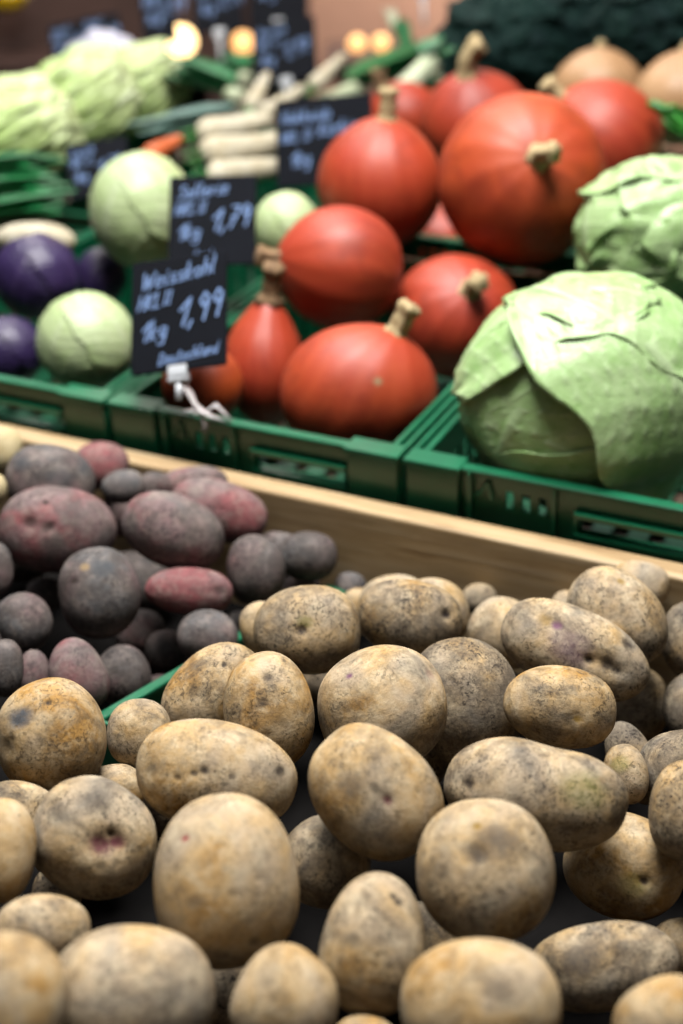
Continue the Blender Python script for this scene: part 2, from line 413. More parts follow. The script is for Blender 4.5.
M = {}
M['yellow'] = mat_potato('yellow_potato_skin',
    [(.0, lin(168, 156, 138)), (.3, lin(206, 182, 148)), (.6, lin(212, 178, 126)), (.9, lin(192, 146, 78))],
    lin(86, 76, 66), lin(44, 36, 30), lin(236, 218, 182))
M['purple'] = mat_potato('purple_potato_skin',
    [(.0, lin(112, 110, 110)), (.3, lin(122, 111, 108)), (.6, lin(142, 116, 115)), (.95, lin(158, 92, 94))],
    lin(74, 67, 62), lin(34, 29, 31), lin(176, 160, 148))
M['pale'] = mat_potato('pale_potato_skin',
    [(.0, lin(214, 196, 150)), (.5, lin(220, 200, 150)), (1, lin(210, 180, 120))],
    lin(170, 150, 110), lin(120, 100, 70), lin(226, 210, 170))


def mat_simple(name, col, rough=.5, spec=.5, var=0.0, scale=30, bump=0.0, bscale=80, col2=None):
    m, nt, p = material(name)
    b = NB(nt)
    vec, rnd = obj_vec(b)
    if var or col2:
        c2 = col2 or tuple(x * (1 - var) for x in col[:3]) + (1,)
        c = b.mix(b.ramp(b.noise(vec, scale, 5, .6), [(.35, B0), (.68, W1)]), col, c2)
        b.l(c, p.inputs['Base Color'])
    else:
        p.inputs['Base Color'].default_value = col
    p.inputs['Roughness'].default_value = rough
    p.inputs['Specular IOR Level'].default_value = spec
    if bump: b.bump(b.noise(vec, bscale, 5, .6), bump, .002, p)
    return m


def mat_pumpkin():
    m, nt, p = material('orange_pumpkin_skin')
    b = NB(nt)
    vec, rnd = obj_vec(b)
    tone = b.attr('tone', True).outputs['Fac']
    ln = b.attr('lines').outputs['Fac']
    base = b.mix(tone, lin(190, 66, 38), lin(202, 86, 32))
    base = b.mix(b.math('MULTIPLY', b.ramp(b.noise(vec, 9, 3), [(.35, B0), (.7, W1)]), .55), base, lin(172, 48, 36))
    base = b.mix(b.math('MULTIPLY', b.ramp(b.noise(vec, 17, 6, .65, .6), [(.48, B0), (.70, W1)]), .6), base, lin(136, 44, 26))
    base = b.mix(b.math('MULTIPLY', ln, b.math('MULTIPLY', b.noise(vec, 40, 4), .22)), base, lin(226, 112, 60))
    fr = b.ramp(b.noise(vec, 150, 4, .7), [(.62, B0), (.76, W1)])
    base = b.mix(b.math('MULTIPLY', fr, .3), base, lin(226, 140, 90))
    mk = b.attr('mark')
    base = b.mix(mk.outputs['Alpha'], base, mk.outputs['Color'])
    b.l(base, p.inputs['Base Color'])
    p.inputs['Roughness'].default_value = .52
    p.inputs['Specular IOR Level'].default_value = .5
    b.bump(b.noise(vec, 60, 5, .6), .22, .002, p)
    return m


def mat_leafy(name, green, pale, deep, veincol, rough=.45, vein_amt=.7, bump=.3, tipc=None, basec=None, sss=0.0):
    m, nt, p = material(name)
    b = NB(nt)
    vec, rnd = obj_vec(b)
    v = b.attr('vein').outputs['Fac']; t = b.attr('tip').outputs['Fac']
    n1 = b.ramp(b.noise(vec, 14, 5, .6, .5), [(.32, B0), (.68, W1)])
    col = b.mix(n1, green, pale)
    col = b.mix(b.math('MULTIPLY', b.ramp(b.noise(vec, 55, 5, .65), [(.52, B0), (.74, W1)]), .5), col, deep)
    if tipc is not None: col = b.mix(t, basec, b.mix(.35, tipc, col))
    col = b.mix(b.math('MULTIPLY', v, vein_amt), col, veincol)
    b.l(col, p.inputs['Base Color'])
    p.inputs['Roughness'].default_value = rough
    p.inputs['Specular IOR Level'].default_value = .45
    if sss:
        p.inputs['Subsurface Weight'].default_value = sss
        p.inputs['Subsurface Radius'].default_value = (.4, 1, .2)
        p.inputs['Subsurface Scale'].default_value = .012
    h = b.math('ADD', b.math('MULTIPLY', v, .8), b.noise(vec, 48, 5, .6))
    b.bump(h, bump, .005, p)
    return m


def mat_wood(name, c1, c2, c3, rough=.6, axis=0):
    m, nt, p = material(name)
    b = NB(nt)
    tc = b.n('ShaderNodeTexCoord')
    mp = b.n('ShaderNodeMapping'); sc = [26, 26, 26]; sc[axis] = 1.6
    mp.inputs['Scale'].default_value = sc
    b.l(tc.outputs['Object'], mp.inputs['Vector'])
    g = b.noise(mp.outputs[0], 3.2, 7, .65, .6)
    col = b.ramp(g, [(.28, c3), (.48, c2), (.70, c1)])
    mp2 = b.n('ShaderNodeMapping'); sc2 = [7, 7, 7]; sc2[axis] = 2.5
    mp2.inputs['Scale'].default_value = sc2
    b.l(tc.outputs['Object'], mp2.inputs['Vector'])
    col = b.mix(b.math('MULTIPLY', b.ramp(b.noise(mp2.outputs[0], 2.2, 5, .6), [(.5, B0), (.74, W1)]), .5), col, c3)
    b.l(col, p.inputs['Base Color'])
    p.inputs['Roughness'].default_value = rough
    b.bump(g, .25, .003, p)
    return m


M['pumpkin'] = mat_pumpkin()
M['stem'] = mat_simple('pumpkin_stem', lin(226, 204, 156), .8, .2, col2=lin(160, 134, 94), scale=120, bump=.6, bscale=160)
M['stem_dark'] = mat_simple('dark_pumpkin_stem', lin(168, 136, 100), .8, .2, col2=lin(104, 80, 60), scale=120, bump=.6, bscale=160)
M['cabbage'] = mat_leafy('pale_cabbage_leaf', lin(158, 200, 120), lin(190, 216, 158), lin(122, 178, 76), lin(210, 228, 184), .42, .6, .35)
M['white_cabbage'] = mat_leafy('white_cabbage_leaf', lin(184, 206, 140), lin(206, 222, 172), lin(162, 196, 112), lin(220, 230, 196), .42, .5, .25)
M['red_cabbage'] = mat_leafy('red_cabbage_leaf', lin(44, 32, 70), lin(58, 42, 88), lin(32, 22, 50), lin(96, 76, 122), .4, .35, .25)
M['savoy'] = mat_leafy('savoy_leaf', lin(13, 36, 36), lin(20, 50, 44), lin(8, 22, 25), lin(40, 80, 66), .75, .3, 1.0)
M['savoy'].node_tree.nodes['Principled BSDF'].inputs['Specular IOR Level'].default_value = .15
M['napa'] = mat_leafy('chinese_cabbage_leaf', lin(150, 202, 56), lin(198, 230, 112), lin(92, 150, 26), lin(240, 248, 210), .45, .7, .5, lin(146, 200, 44), lin(228, 242, 176))
M['leek_leaf'] = mat_leafy('leek_leaf', lin(14, 96, 50), lin(30, 128, 66), lin(10, 66, 40), lin(90, 170, 100), .4, .25, .3)
M['leek_grey'] = mat_leafy('leek_leaf_grey', lin(84, 122, 112), lin(120, 152, 140), lin(60, 92, 84), lin(170, 196, 180), .4, .4, .3)
M['leek_shaft'] = mat_leafy('leek_shaft', lin(206, 220, 176), lin(224, 230, 200), lin(176, 204, 140), lin(236, 240, 222), .4, .4, .2)
M['squash'] = mat_simple('beige_squash_skin', lin(206, 164, 120), .5, .45, col2=lin(188, 142, 98), scale=12, bump=.15)
M['root'] = mat_simple('pale_root_skin', lin(222, 214, 190), .6, .3, col2=lin(196, 182, 148), scale=30, bump=.3)
M['carrot'] = mat_simple('carrot_skin', lin(222, 116, 66), .55, .35, col2=lin(200, 92, 48), scale=40, bump=.3)
M['stalk'] = mat_simple('bright_green_stalk', lin(64, 150, 54), .4, .5, col2=lin(40, 110, 40), scale=30, bump=.4)
M['plastic'] = mat_simple('green_crate_plastic', lin(18, 114, 76), .30, .5, var=.25, scale=25, bump=.08)
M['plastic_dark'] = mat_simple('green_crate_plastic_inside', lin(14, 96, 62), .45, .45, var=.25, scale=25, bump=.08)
M['slate'] = mat_simple('black_slate', lin(16, 19, 27), .85, .12, var=.25, scale=20)
M['chalk'] = mat_simple('blue_white_chalk', lin(138, 166, 214), .9, .1)
M['holder'] = mat_simple('white_sign_clip', lin(216, 220, 224), .3, .6)
M['bag'] = mat_simple('white_bag', lin(206, 206, 224), .35, .5, bump=.5, bscale=30)
M['wood'] = mat_wood('pale_box_wood', lin(214, 190, 150), lin(196, 166, 120), lin(150, 116, 76))
M['wood_v'] = mat_wood('pale_box_wood_sides', lin(206, 180, 138), lin(186, 154, 108), lin(140, 106, 68), axis=1)
M['table'] = mat_wood('dark_table_wood', lin(96, 74, 54), lin(76, 58, 42), lin(50, 38, 28))
M['cabinet'] = mat_simple('brown_back_boards', lin(88, 66, 60), .6, .3, var=.35, scale=6)
M['wall'] = mat_simple('beige_plaster', lin(196, 156, 136), .8, .2, var=.15, scale=4)
M['ground'] = mat_simple('shade_darkened_paving', lin(56, 54, 52), .85, .2, var=.3, scale=5, bump=.3, bscale=30)  # paving colour darkened in place of customers' shade, cuts bounced light
M['yellow_p'] = mat_simple('yellow_skin', lin(216, 178, 20), .4, .5, var=.15, scale=20)
M['gap_shade'] = mat_simple('gap_shade_black', lin(22, 20, 19), .9, .1, var=.3, scale=40)  # near-black colour paints deep shade into the gaps between potatoes
M['metal'] = mat_simple('grey_metal', lin(150, 150, 150), .4, .5)
M['rubbish'] = mat_simple('clear_film', lin(214, 206, 204), .25, .6)
m, nt, p = material('warm_lamp_glass')
p.inputs['Base Color'].default_value = lin(255, 220, 160)
p.inputs['Emission Color'].default_value = lin(255, 214, 150)
p.inputs['Emission Strength'].default_value = 11.0
M['lamp'] = m
m, nt, p = material('dim_lamp_glass')
p.inputs['Base Color'].default_value = lin(255, 200, 140)
p.inputs['Emission Color'].default_value = lin(255, 186, 112)
p.inputs['Emission Strength'].default_value = 4.4
M['lamp_dim'] = m

MARKC = {'pink': lin(118, 66, 70), 'red': lin(150, 32, 46), 'violet': lin(122, 76, 106), 'dark': lin(52, 42, 36), 'dirt': lin(98, 88, 78),
         'grey': lin(76, 80, 84), 'scab': lin(104, 104, 106), 'tan': lin(168, 142, 104), 'ochre': lin(150, 116, 40), 'green': lin(140, 138, 62)}


# ---------------------------------------------------------------- vegetables
def potato(key, spec, d, c, mat, dx=None):
    cx, cy, a, b, rot, lift, tone, dirt, label, marks = spec
    rng = random.Random(key)
    F = frame(cx, cy, rot)
    pos = at(cx, cy, d)
    ax = np.array([a, b, c]) * d / FPX
    hi = max(a, b) > 40
    u, f = ICO[6 if hi else 5]
    s = u / (np.abs(u) ** PCOLL).sum(1, keepdims=True) ** (1 / PCOLL)
    lump = waves(u, rng, 5, 1.6, 3.4, .013) + waves(u, rng, 6, 4, 8, .0045)
    s = s * (.995 + lump)[:, None]
    if key in ('a06', 'a05', 'a19', 'a20', 'p01', 'p03'): lump = lump * 1.9 + waves(u, rng, 5, 7, 12, .003)
    egg = rng.uniform(-.07, .07)
    s[:, 1] *= 1 + egg * s[:, 0]; s[:, 2] *= 1 + egg * s[:, 0]
    if key == 'a04':
        s[:, 1] -= .10 * np.exp(-((s[:, 0] - .12) / .35) ** 2) * (s[:, 1] > 0) * s[:, 1]
    if key == 'a32' or key == 'p17':
        k = .16 * s[:, 1]; s[:, 0] *= 1 - k
    if key == 'a01':
        s[:, 0] *= 1 - .07 * s[:, 1]
    if key == 'a19':
        s[:, 1] *= 1 + .02 * np.sin(s[:, 0] * 5)
    v = s * ax
    R = ax.mean()
    col = np.zeros((len(u), 4)); disp = np.zeros(len(u))
    allm = []
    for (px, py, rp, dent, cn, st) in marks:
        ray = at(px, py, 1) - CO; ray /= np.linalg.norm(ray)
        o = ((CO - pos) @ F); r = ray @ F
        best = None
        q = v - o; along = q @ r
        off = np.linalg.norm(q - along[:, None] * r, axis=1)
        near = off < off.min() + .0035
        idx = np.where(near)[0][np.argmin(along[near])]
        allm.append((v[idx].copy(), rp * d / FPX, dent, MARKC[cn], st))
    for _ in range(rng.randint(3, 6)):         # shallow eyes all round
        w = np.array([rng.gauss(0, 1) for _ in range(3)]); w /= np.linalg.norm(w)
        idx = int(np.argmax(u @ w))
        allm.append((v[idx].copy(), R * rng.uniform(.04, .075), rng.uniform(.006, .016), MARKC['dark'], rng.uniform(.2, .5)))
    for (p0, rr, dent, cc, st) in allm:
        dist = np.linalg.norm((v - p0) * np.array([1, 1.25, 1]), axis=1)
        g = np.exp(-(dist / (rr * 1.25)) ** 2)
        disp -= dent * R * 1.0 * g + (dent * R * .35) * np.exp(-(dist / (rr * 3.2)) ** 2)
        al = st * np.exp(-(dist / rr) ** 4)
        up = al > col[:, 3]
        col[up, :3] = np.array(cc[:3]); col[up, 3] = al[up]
    n = s / (ax ** 1); n /= np.linalg.norm(n, axis=1, keepdims=True)
    v = v + n * disp[:, None]
    me = mesh('potato', v, f)
    cattr(me, 'mark', col)
    o = link('potato', me, None, pos, F, mat)
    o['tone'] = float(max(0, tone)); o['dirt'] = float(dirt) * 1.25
    return o


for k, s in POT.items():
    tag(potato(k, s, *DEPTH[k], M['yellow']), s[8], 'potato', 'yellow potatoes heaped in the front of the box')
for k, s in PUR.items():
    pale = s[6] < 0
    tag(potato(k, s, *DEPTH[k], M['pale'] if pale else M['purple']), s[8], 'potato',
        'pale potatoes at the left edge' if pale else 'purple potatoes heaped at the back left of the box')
# the layer underneath, seen only in the dark gaps
_u, _f = ICO[4]
proto = []
for q in range(4):
    rng = random.Random(q + 90)
    s = _u / (np.abs(_u) ** PCOLL).sum(1, keepdims=True) ** (1 / PCOLL)
    s = s * (.98 + waves(_u, rng, 5, 1.6, 3.4, .015))[:, None] * np.array([1.1, .98, .9])
    proto.append(mesh('potato', s, _f)); cattr(proto[-1], 'mark', np.zeros((len(_u), 4)))
for i, (x, y, z, r) in enumerate(FILL):
    rng = random.Random(i)
    left = (np.array([x, y, 0]) - SO) @ SU < -.16 - .25 * max(0, -((np.array([x, y, 0]) - SO) @ SV) - .3)
    me = proto[i % 4].copy()
    me.transform(Matrix.Scale(r, 4)); me.update()
    o = link('potato', me, None, (x, y, z), None, M['purple' if left else 'yellow'])
    o.rotation_euler = (rng.uniform(-.5, .5), rng.uniform(-.5, .5), rng.uniform(0, 6))
    o['tone'] = rng.uniform(0, .35); o['dirt'] = 1.2  # heavy dirt value darkens the buried layer, painting in gap shade
    if left:
        tag(o, 'dark purple potato buried deep under the purple heap, seen only in gaps', 'potato', 'potatoes buried under the purple heap')
    else:
        tag(o, 'dark yellow potato buried deep under the yellow heap, seen only in gaps', 'potato', 'potatoes buried under the yellow heap')


def pumpkin(key, spec, d, c):
    cx, cy, a, b, rot, _, sb, sl, crook, label, marks = spec
    rng = random.Random(key)
    F = frame(cx, cy, 0)
    pos = at(cx, cy, d)
    ax = np.array([a, b, (a + b) / 2]) * d / FPX
    if key == 'k08': ax[2] = ax[1]
    u, f = ICO[6]
    # stem direction
    sx, sy = (sb[0] - cx) / a, -(sb[1] - cy) / b
    h = math.hypot(sx, sy)
    if h > .96: sx, sy, h = sx / h * .96, sy / h * .96, .96
    n = np.array([sx, sy, math.sqrt(max(0, 1 - h * h))])
    ca = u @ n
    ang = np.arccos(np.clip(ca, -1, 1))
    t1 = np.cross(n, [.3, .9, .2]); t1 /= np.linalg.norm(t1); t2 = np.cross(n, t1)
    phi = np.arctan2(u @ t2, u @ t1)
    neck = {'k05': .07, 'k03': .10, 'k09': .26, 'k04': .08, 'k06': .05, 'k01': -.03, 'k07': -.02}.get(key, .04)
    rad = 1 + neck * np.exp(-(ang / .42) ** 2) - .05 * np.exp(-((np.pi - ang) / .3) ** 2)
    ribs = .005 * np.cos(11 * phi + .6 * np.sin(2 * phi)) * np.sin(ang) ** .7
    rad = rad + ribs + waves(u, rng, 5, 1.5, 3, .008)
    s = u * rad[:, None]
    v = s * ax
    col = np.zeros((len(u), 4))
    for (px, py, rp, dent, cn, st) in marks:
        w = np.array([(px - cx) / a, -(py - cy) / b, 0]); w[2] = math.sqrt(max(0, 1 - w @ w))
        dist = np.linalg.norm(u - w, axis=1) * ax.mean()
        col[:, :3] = MARKC[cn][:3]; col[:, 3] = st * np.exp(-(dist / (rp * d / FPX)) ** 4)
    # corky ring at the stem
    ring = .5 * np.exp(-(ang / .17) ** 4)
    up = ring > col[:, 3]
    col[up, :3] = lin(176, 96, 54)[:3]; col[up, 3] = ring[up]
    me = mesh('pumpkin', v, f)
    cattr(me, 'mark', col)
    fattr(me, 'lines', np.clip(.5 + .5 * np.cos(22 * phi + 3 * np.sin(3 * ang)), 0, 1) ** 4 * np.sin(ang))
    base = empty('pumpkin', pos, F)
    body = link('body', me, base, None, None, M['pumpkin'])
    body['tone'] = {'k01': .75, 'k10': .95, 'k08': .45, 'k02': .25}.get(key, rng.uniform(.05, .3))
    # stem: knobbly, five-ridged
    r0 = .0125 if key in ('k01', 'k02') else .0125
    if key == 'k03': r0 = .0145
    p0 = n * rad.max() * ax * .97
    dirn = n / np.linalg.norm(n)
    cr = np.array(crook, float); cr /= np.linalg.norm(cr)
    pts = [p0 + (dirn * (1 - .5 * t) + cr * .5 * t) * sl * t for t in np.linspace(-.15, 1, 9)]
    mb = MB(); nn = 20
    mb.tube(pts, [r0 * (1.7 if i == 0 else 1.25 if i == 1 else .95 + .05 * math.sin(i * 2.1) + (.18 if i >= 7 else 0)) for i in range(9)], nn)
    vv = np.array(mb.v)
    for i in range(9):
        cpt = vv[i * nn:(i + 1) * nn].mean(0)
        w = 1 + .13 * np.cos(5 * np.arange(nn) / nn * 2 * np.pi + i * .12)
        vv[i * nn:(i + 1) * nn] = cpt + (vv[i * nn:(i + 1) * nn] - cpt) * w[:, None]
    mb.v = [tuple(x) for x in vv]
    mb.build('stem', M['stem_dark'] if key in ('k06', 'k04', 'k09') else M['stem'], base, smooth=True)
    return tag(base, label, 'pumpkin', 'orange pumpkins piled in the green crate')


for k, s in KUR.items():
    pumpkin(k, s, *DEPTH[k])


def vein_fields(S_, T_):
    """midrib and side veins on a leaf: S across, T along (metres over radius)"""
    mid = np.exp(-(S_ / (.035 * (1.25 - .5 * (T_ + 1) / 2))) ** 2)
    q = (T_ - .75 * np.abs(S_)) * 7.5 + .7 * np.sin(3.1 * S_ + 2 * T_)
    side = np.clip(np.cos(2 * np.pi * q * .5), 0, 1) ** 14 * np.exp(-np.abs(S_) * .6) * (np.abs(S_) > .02)
    fine = np.clip(np.sin(23 * S_ + 9 * T_ + 2 * np.sin(8 * T_)), 0, 1) ** 10 * .35
    return np.clip(mid + .75 * side + fine * .6, 0, 1)


def leaf(name, R, direc, up, hw, hl, mat, parent, lift=.05, wave=.03, seed=1, n=44, gap=.012, thick=.0018, curl=(0, 0), lumps=.012):
    """a wrapper leaf lying on an ellipsoid of radii R"""
    rng = random.Random(seed)
    R = np.asarray(R, float)
    d = np.asarray(direc, float); d /= np.linalg.norm(d)
    t2 = np.asarray(up, float); t2 = t2 - d * (t2 @ d); t2 /= np.linalg.norm(t2)
    t1 = np.cross(t2, d)
    a = np.linspace(-1, 1, n)
    s, t = np.meshgrid(a, a)
    w = hw * np.sqrt(np.clip(1 - .80 * np.abs(t) ** 3.0, .02, 1)) * (1 - .10 * t)
    ph = [rng.uniform(0, 6.28) for _ in range(6)]
    w = w * (1 + .05 * np.sin(7 * t + ph[0]) * np.abs(s) ** 3)
    tt = hl * (t + .06 * (np.sin(5 * s + ph[1])) * np.abs(t) ** 3 * np.sign(t))
    A, Bq = s * w, tt
    q = d[None, None] * (np.cos(Bq) * np.cos(A))[..., None] + t1[None, None] * np.sin(A)[..., None] + t2[None, None] * (np.sin(Bq) * np.cos(A))[..., None]
    q /= np.linalg.norm(q, axis=2, keepdims=True)
    edge = np.maximum(np.abs(s), np.abs(t))
    ve = vein_fields(A, Bq * 1.2)
    rad = 1 + gap + lift * edge ** 4 + curl[0] * np.clip(s, 0, 1) ** 3 + curl[1] * np.clip(-s, 0, 1) ** 3
    rad = rad + wave * edge ** 2 * (np.sin(9 * t + 2.5 * s + ph[2]) * .6 + np.sin(11 * s - 3 * t + ph[3]) * .5)
    rad = rad + lumps * (np.sin(9 * A + 4 * Bq + ph[4]) * np.sin(8 * Bq - 3 * A + ph[5])) + .010 * ve
    P = q * rad[..., None] * R
    v = P.reshape(-1, 3)
    # inner skin
    v2 = v - (q.reshape(-1, 3) * R) / np.linalg.norm(q.reshape(-1, 3) * R, axis=1, keepdims=True) * thick
    f = []
    N = n * n
    for i in range(n - 1):
        for j in range(n - 1):
            k = i * n + j
            f.append((k, k + 1, k + n + 1, k + n)); f.append((N + k, N + k + n, N + k + n + 1, N + k + 1))
    for i in range(n - 1):
        for (k0, k1) in ((i, i + 1), ((n - 1) * n + i + 1, (n - 1) * n + i), ((i + 1) * n, i * n), (i * n + n - 1, (i + 1) * n + n - 1)):
            f.append((k1, k0, N + k0, N + k1))
    me = mesh(name, np.concatenate([v, v2]), f)
    fattr(me, 'vein', np.concatenate([ve.ravel(), ve.ravel()]))
    tip = np.clip((t + 1) / 2, 0, 1).ravel() ** .8
    fattr(me, 'tip', np.concatenate([tip, tip]))
    return link(name, me, parent, None, None, mat)


def head(name, key, label, cat, mat, leaves, R=None, pole=(.1, .9, .3), seed=1, crinkle=0.0, group=None, rot=None, lump=.012, extra=None):
    s = HEAD[key]
    d, c = DEPTH[key]
    F = frame(s[0], s[1], s[4])
    pos = at(s[0], s[1], d)
    ax = np.array([s[2], s[3], c]) * d / FPX
    base = empty(name, pos, F)
    u, f = ICO[6]
    rng = random.Random(seed)
    n = np.asarray(pole, float); n /= np.linalg.norm(n)
    ang = np.arccos(np.clip(u @ n, -1, 1))
    t1 = np.cross(n, [.3, .2, .9]); t1 /= np.linalg.norm(t1); t2 = np.cross(n, t1)
    phi = np.arctan2(u @ t2, u @ t1)
    ve = np.clip(np.cos(4 * phi + 1.2 * np.sin(2 * ang + 1)), 0, 1) ** 40 + .6 * np.clip(np.cos(26 * ang + 6 * np.abs(np.sin(2 * phi))), 0, 1) ** 18 * np.sin(ang)
    rad = .965 + waves(u, rng, 6, 1.5, 4, lump) + .006 * np.clip(ve, 0, 1)
    if crinkle:
        rad = rad + crinkle * (waves(u, rng, 10, 14, 26, .25))
    me = mesh(name, u * rad[:, None] * ax, f)
    fattr(me, 'vein', np.clip(ve, 0, 1)); fattr(me, 'tip', np.clip(1 - ang / np.pi, 0, 1))
    link('heart', me, base, None, None, mat)
    for i, lf in enumerate(leaves):
        leaf('outer_leaf', ax * .985, parent=base, mat=mat, seed=seed * 31 + i, **lf)
    return tag(base, label, cat, group)


L = lambda d, up, hw, hl, **k: dict(direc=d, up=up, hw=hw, hl=hl, **k)
g_pale = 'pale green cabbages in the right crate'
head('pointed_cabbage', 'c01', 'huge pale green cabbage with a folded outer leaf at the front of the right crate', 'cabbage', M['cabbage'], [
    L((-.55, -.25, .75), (.55, .8, .1), .95, 1.0, lift=.02, wave=.018, gap=.004),
    L((-.45, .72, .45), (.9, .25, .1), .62, .95, lift=.05, wave=.03, gap=.028),
    L((.55, .22, .80), (-.62, .78, .1), .78, 1.30, lift=.03, wave=.022, gap=.05, curl=(.0, .11)),
    L((.35, .85, .30), (.9, -.2, .3), .75, 1.0, lift=.03, wave=.03, gap=.035),
    L((.25, -.78, .55), (.95, .2, .1), .55, 1.0, lift=.02, wave=.02, gap=.012)], pole=(.2, -.6, .7), seed=3, group=g_pale)
head('crinkled_cabbage', 'c02', 'crinkly pale green cabbage behind the huge one, at the right edge', 'cabbage', M['cabbage'], [
    L((-.5, .2, .8), (.4, .9, .0), .85, .9, lift=.05, wave=.06, gap=.0, lumps=.035),
    L((.4, .4, .8), (-.5, .8, .0), .8, .9, lift=.05, wave=.06, gap=.03, lumps=.04),
    L((.1, -.4, .9), (.9, .3, .0), .7, .9, lift=.05, wave=.07, gap=.02, lumps=.04),
    L((-.1, .9, .2), (1, 0, .2), .6, .9, lift=.06, wave=.06, gap=.02, lumps=.03)], seed=7, lump=.02, group=g_pale)
head('round_cabbage', 'c03', 'pale cabbage top rising behind the crinkly one at the right edge', 'cabbage', M['cabbage'], [
    L((-.6, .5, .6), (.4, .9, .0), .8, .9, lift=.05, wave=.04), L((.4, .5, .7), (-.5, .8, .0), .8, .9, lift=.05, wave=.04, gap=.03)], seed=9, group=g_pale)
g_w = 'smooth white cabbages in the left crate'
for k, lab, sd in (('w01', 'upper white cabbage behind the middle black sign, above the red cabbages', 11), ('w02', 'lower white cabbage at the crate front beside the lowest black sign', 12),
                   ('w03', 'small white cabbage peeping out between the middle sign and the pumpkins', 13)):
    head('white_cabbage', k, lab, 'cabbage', M['white_cabbage'], [
        L((-.5, .3, .8), (.3, .9, .1), .9, 1.0, lift=.006, wave=.008, gap=.0, lumps=.006),
        L((.5, .5, .7), (-.4, .8, .1), .85, 1.0, lift=.008, wave=.008, gap=.012, lumps=.006)], seed=sd, lump=.006, group=g_w)
for k, lab, sd in (('r01', 'dark red cabbage at the left edge, the upper one', 21), ('r02', 'dark red cabbage at the left edge, down at the crate rim', 22),
                   ('r03', 'dark red cabbage between the upper and lower white cabbages', 23)):
    head('red_cabbage', k, lab, 'cabbage', M['red_cabbage'], [
        L((-.3, .3, .9), (.3, .9, .1), .85, 1.0, lift=.01, wave=.01, gap=.0, lumps=.006),
        L((.6, .5, .6), (-.4, .8, .1), .8, .9, lift=.015, wave=.012, gap=.012, lumps=.006)], seed=sd, lump=.008, group='red cabbages in the left crate')
for k, lab, sd in (('s01', 'blackish green savoy cabbage, leftmost of the three at the top', 31), ('s02', 'blackish green savoy cabbage in the middle of the three at the top', 32),
                   ('s03', 'dark green savoy cabbage with lighter veins in the top right corner', 33)):
    head('savoy_cabbage', k, lab, 'cabbage', M['savoy'], [
        L((-.5, .1, .8), (.3, .9, .1), .8, .9, lift=.12, wave=.07, gap=.02, lumps=.05),
        L((.6, .3, .7), (-.4, .8, .1), .8, .9, lift=.12, wave=.07, gap=.03, lumps=.05),
        L((.1, -.6, .7), (.9, .2, .1), .7, .9, lift=.10, wave=.07, gap=.02, lumps=.05),
        L((.0, .9, .3), (.9, .2, .1), .8, .9, lift=.12, wave=.07, gap=.03, lumps=.05)], seed=sd, lump=.015, crinkle=.02, group='dark savoy cabbages at the back')
for k, lab, sd in (('n01', 'yellow-green Chinese cabbage at the far left edge, nearest of the three', 41), ('n02', 'yellow-green Chinese cabbage lying in the middle of the three', 42),
                   ('n03', 'yellow-green Chinese cabbage lying farthest back, below the signs', 43)):
    lv = []
    rng = random.Random(sd)
    for i in range(7):
        a = -1.5 + i * .5
        lv.append(L((-.25 + .1 * (i % 2), math.sin(a) * .85, .25 + .75 * math.cos(a)), (-1, .05, .0), .5, 1.05, lift=.09, wave=.06, gap=.0 + .03 * (i % 3), lumps=.035))
    head('chinese_cabbage', k, lab, 'cabbage', M['napa'], lv, pole=(-1, .0, .1), seed=sd, lump=.02, group='Chinese cabbages in the back left crate')
head('celeriac', 'e01', 'pale beige root lying under the leek leaves above the red cabbage', 'root vegetable', M['root'], [], seed=51, lump=.03)


def squash(key, label):
    s = HEAD[key]; d, c = DEPTH[key]
    F = frame(s[0], s[1], s[4])
    ax = np.array([s[2], s[3], c]) * d / FPX
    u, f = ICO[5]
    t = np.clip(u[:, 1], -1, 1)
    w = 1 - .16 * np.clip(t, 0, 1) ** 2
    v = u * ax * np.stack([w, np.ones_like(w), w], 1)
    phi = np.arctan2(u[:, 2], u[:, 0])
    v *= (1 + .008 * np.cos(10 * phi) * (1 - t ** 2))[:, None]
    base = empty('squash', at(s[0], s[1], d), F)
    link('body', mesh('body', v, f), base, None, None, M['squash'])
    y = ax[1] * .98
    MB().tube([(0, y - .006, 0), (.001, y + .004, 0), (.004, y + .012, .002)], [.012, .009, .008], 12).build('stem', M['stem'], base, smooth=True)
    return tag(base, label, 'squash', 'beige squashes behind the pumpkins')


squash('q01', 'beige squash right behind the biggest pumpkins, under the dark savoy')
squash('q02', 'beige squash at the right edge behind the red-orange pumpkin')


# ---------------------------------------------------------------- leeks, roots and stalks at the back
def P(px, py, d): return at(px, py, d)


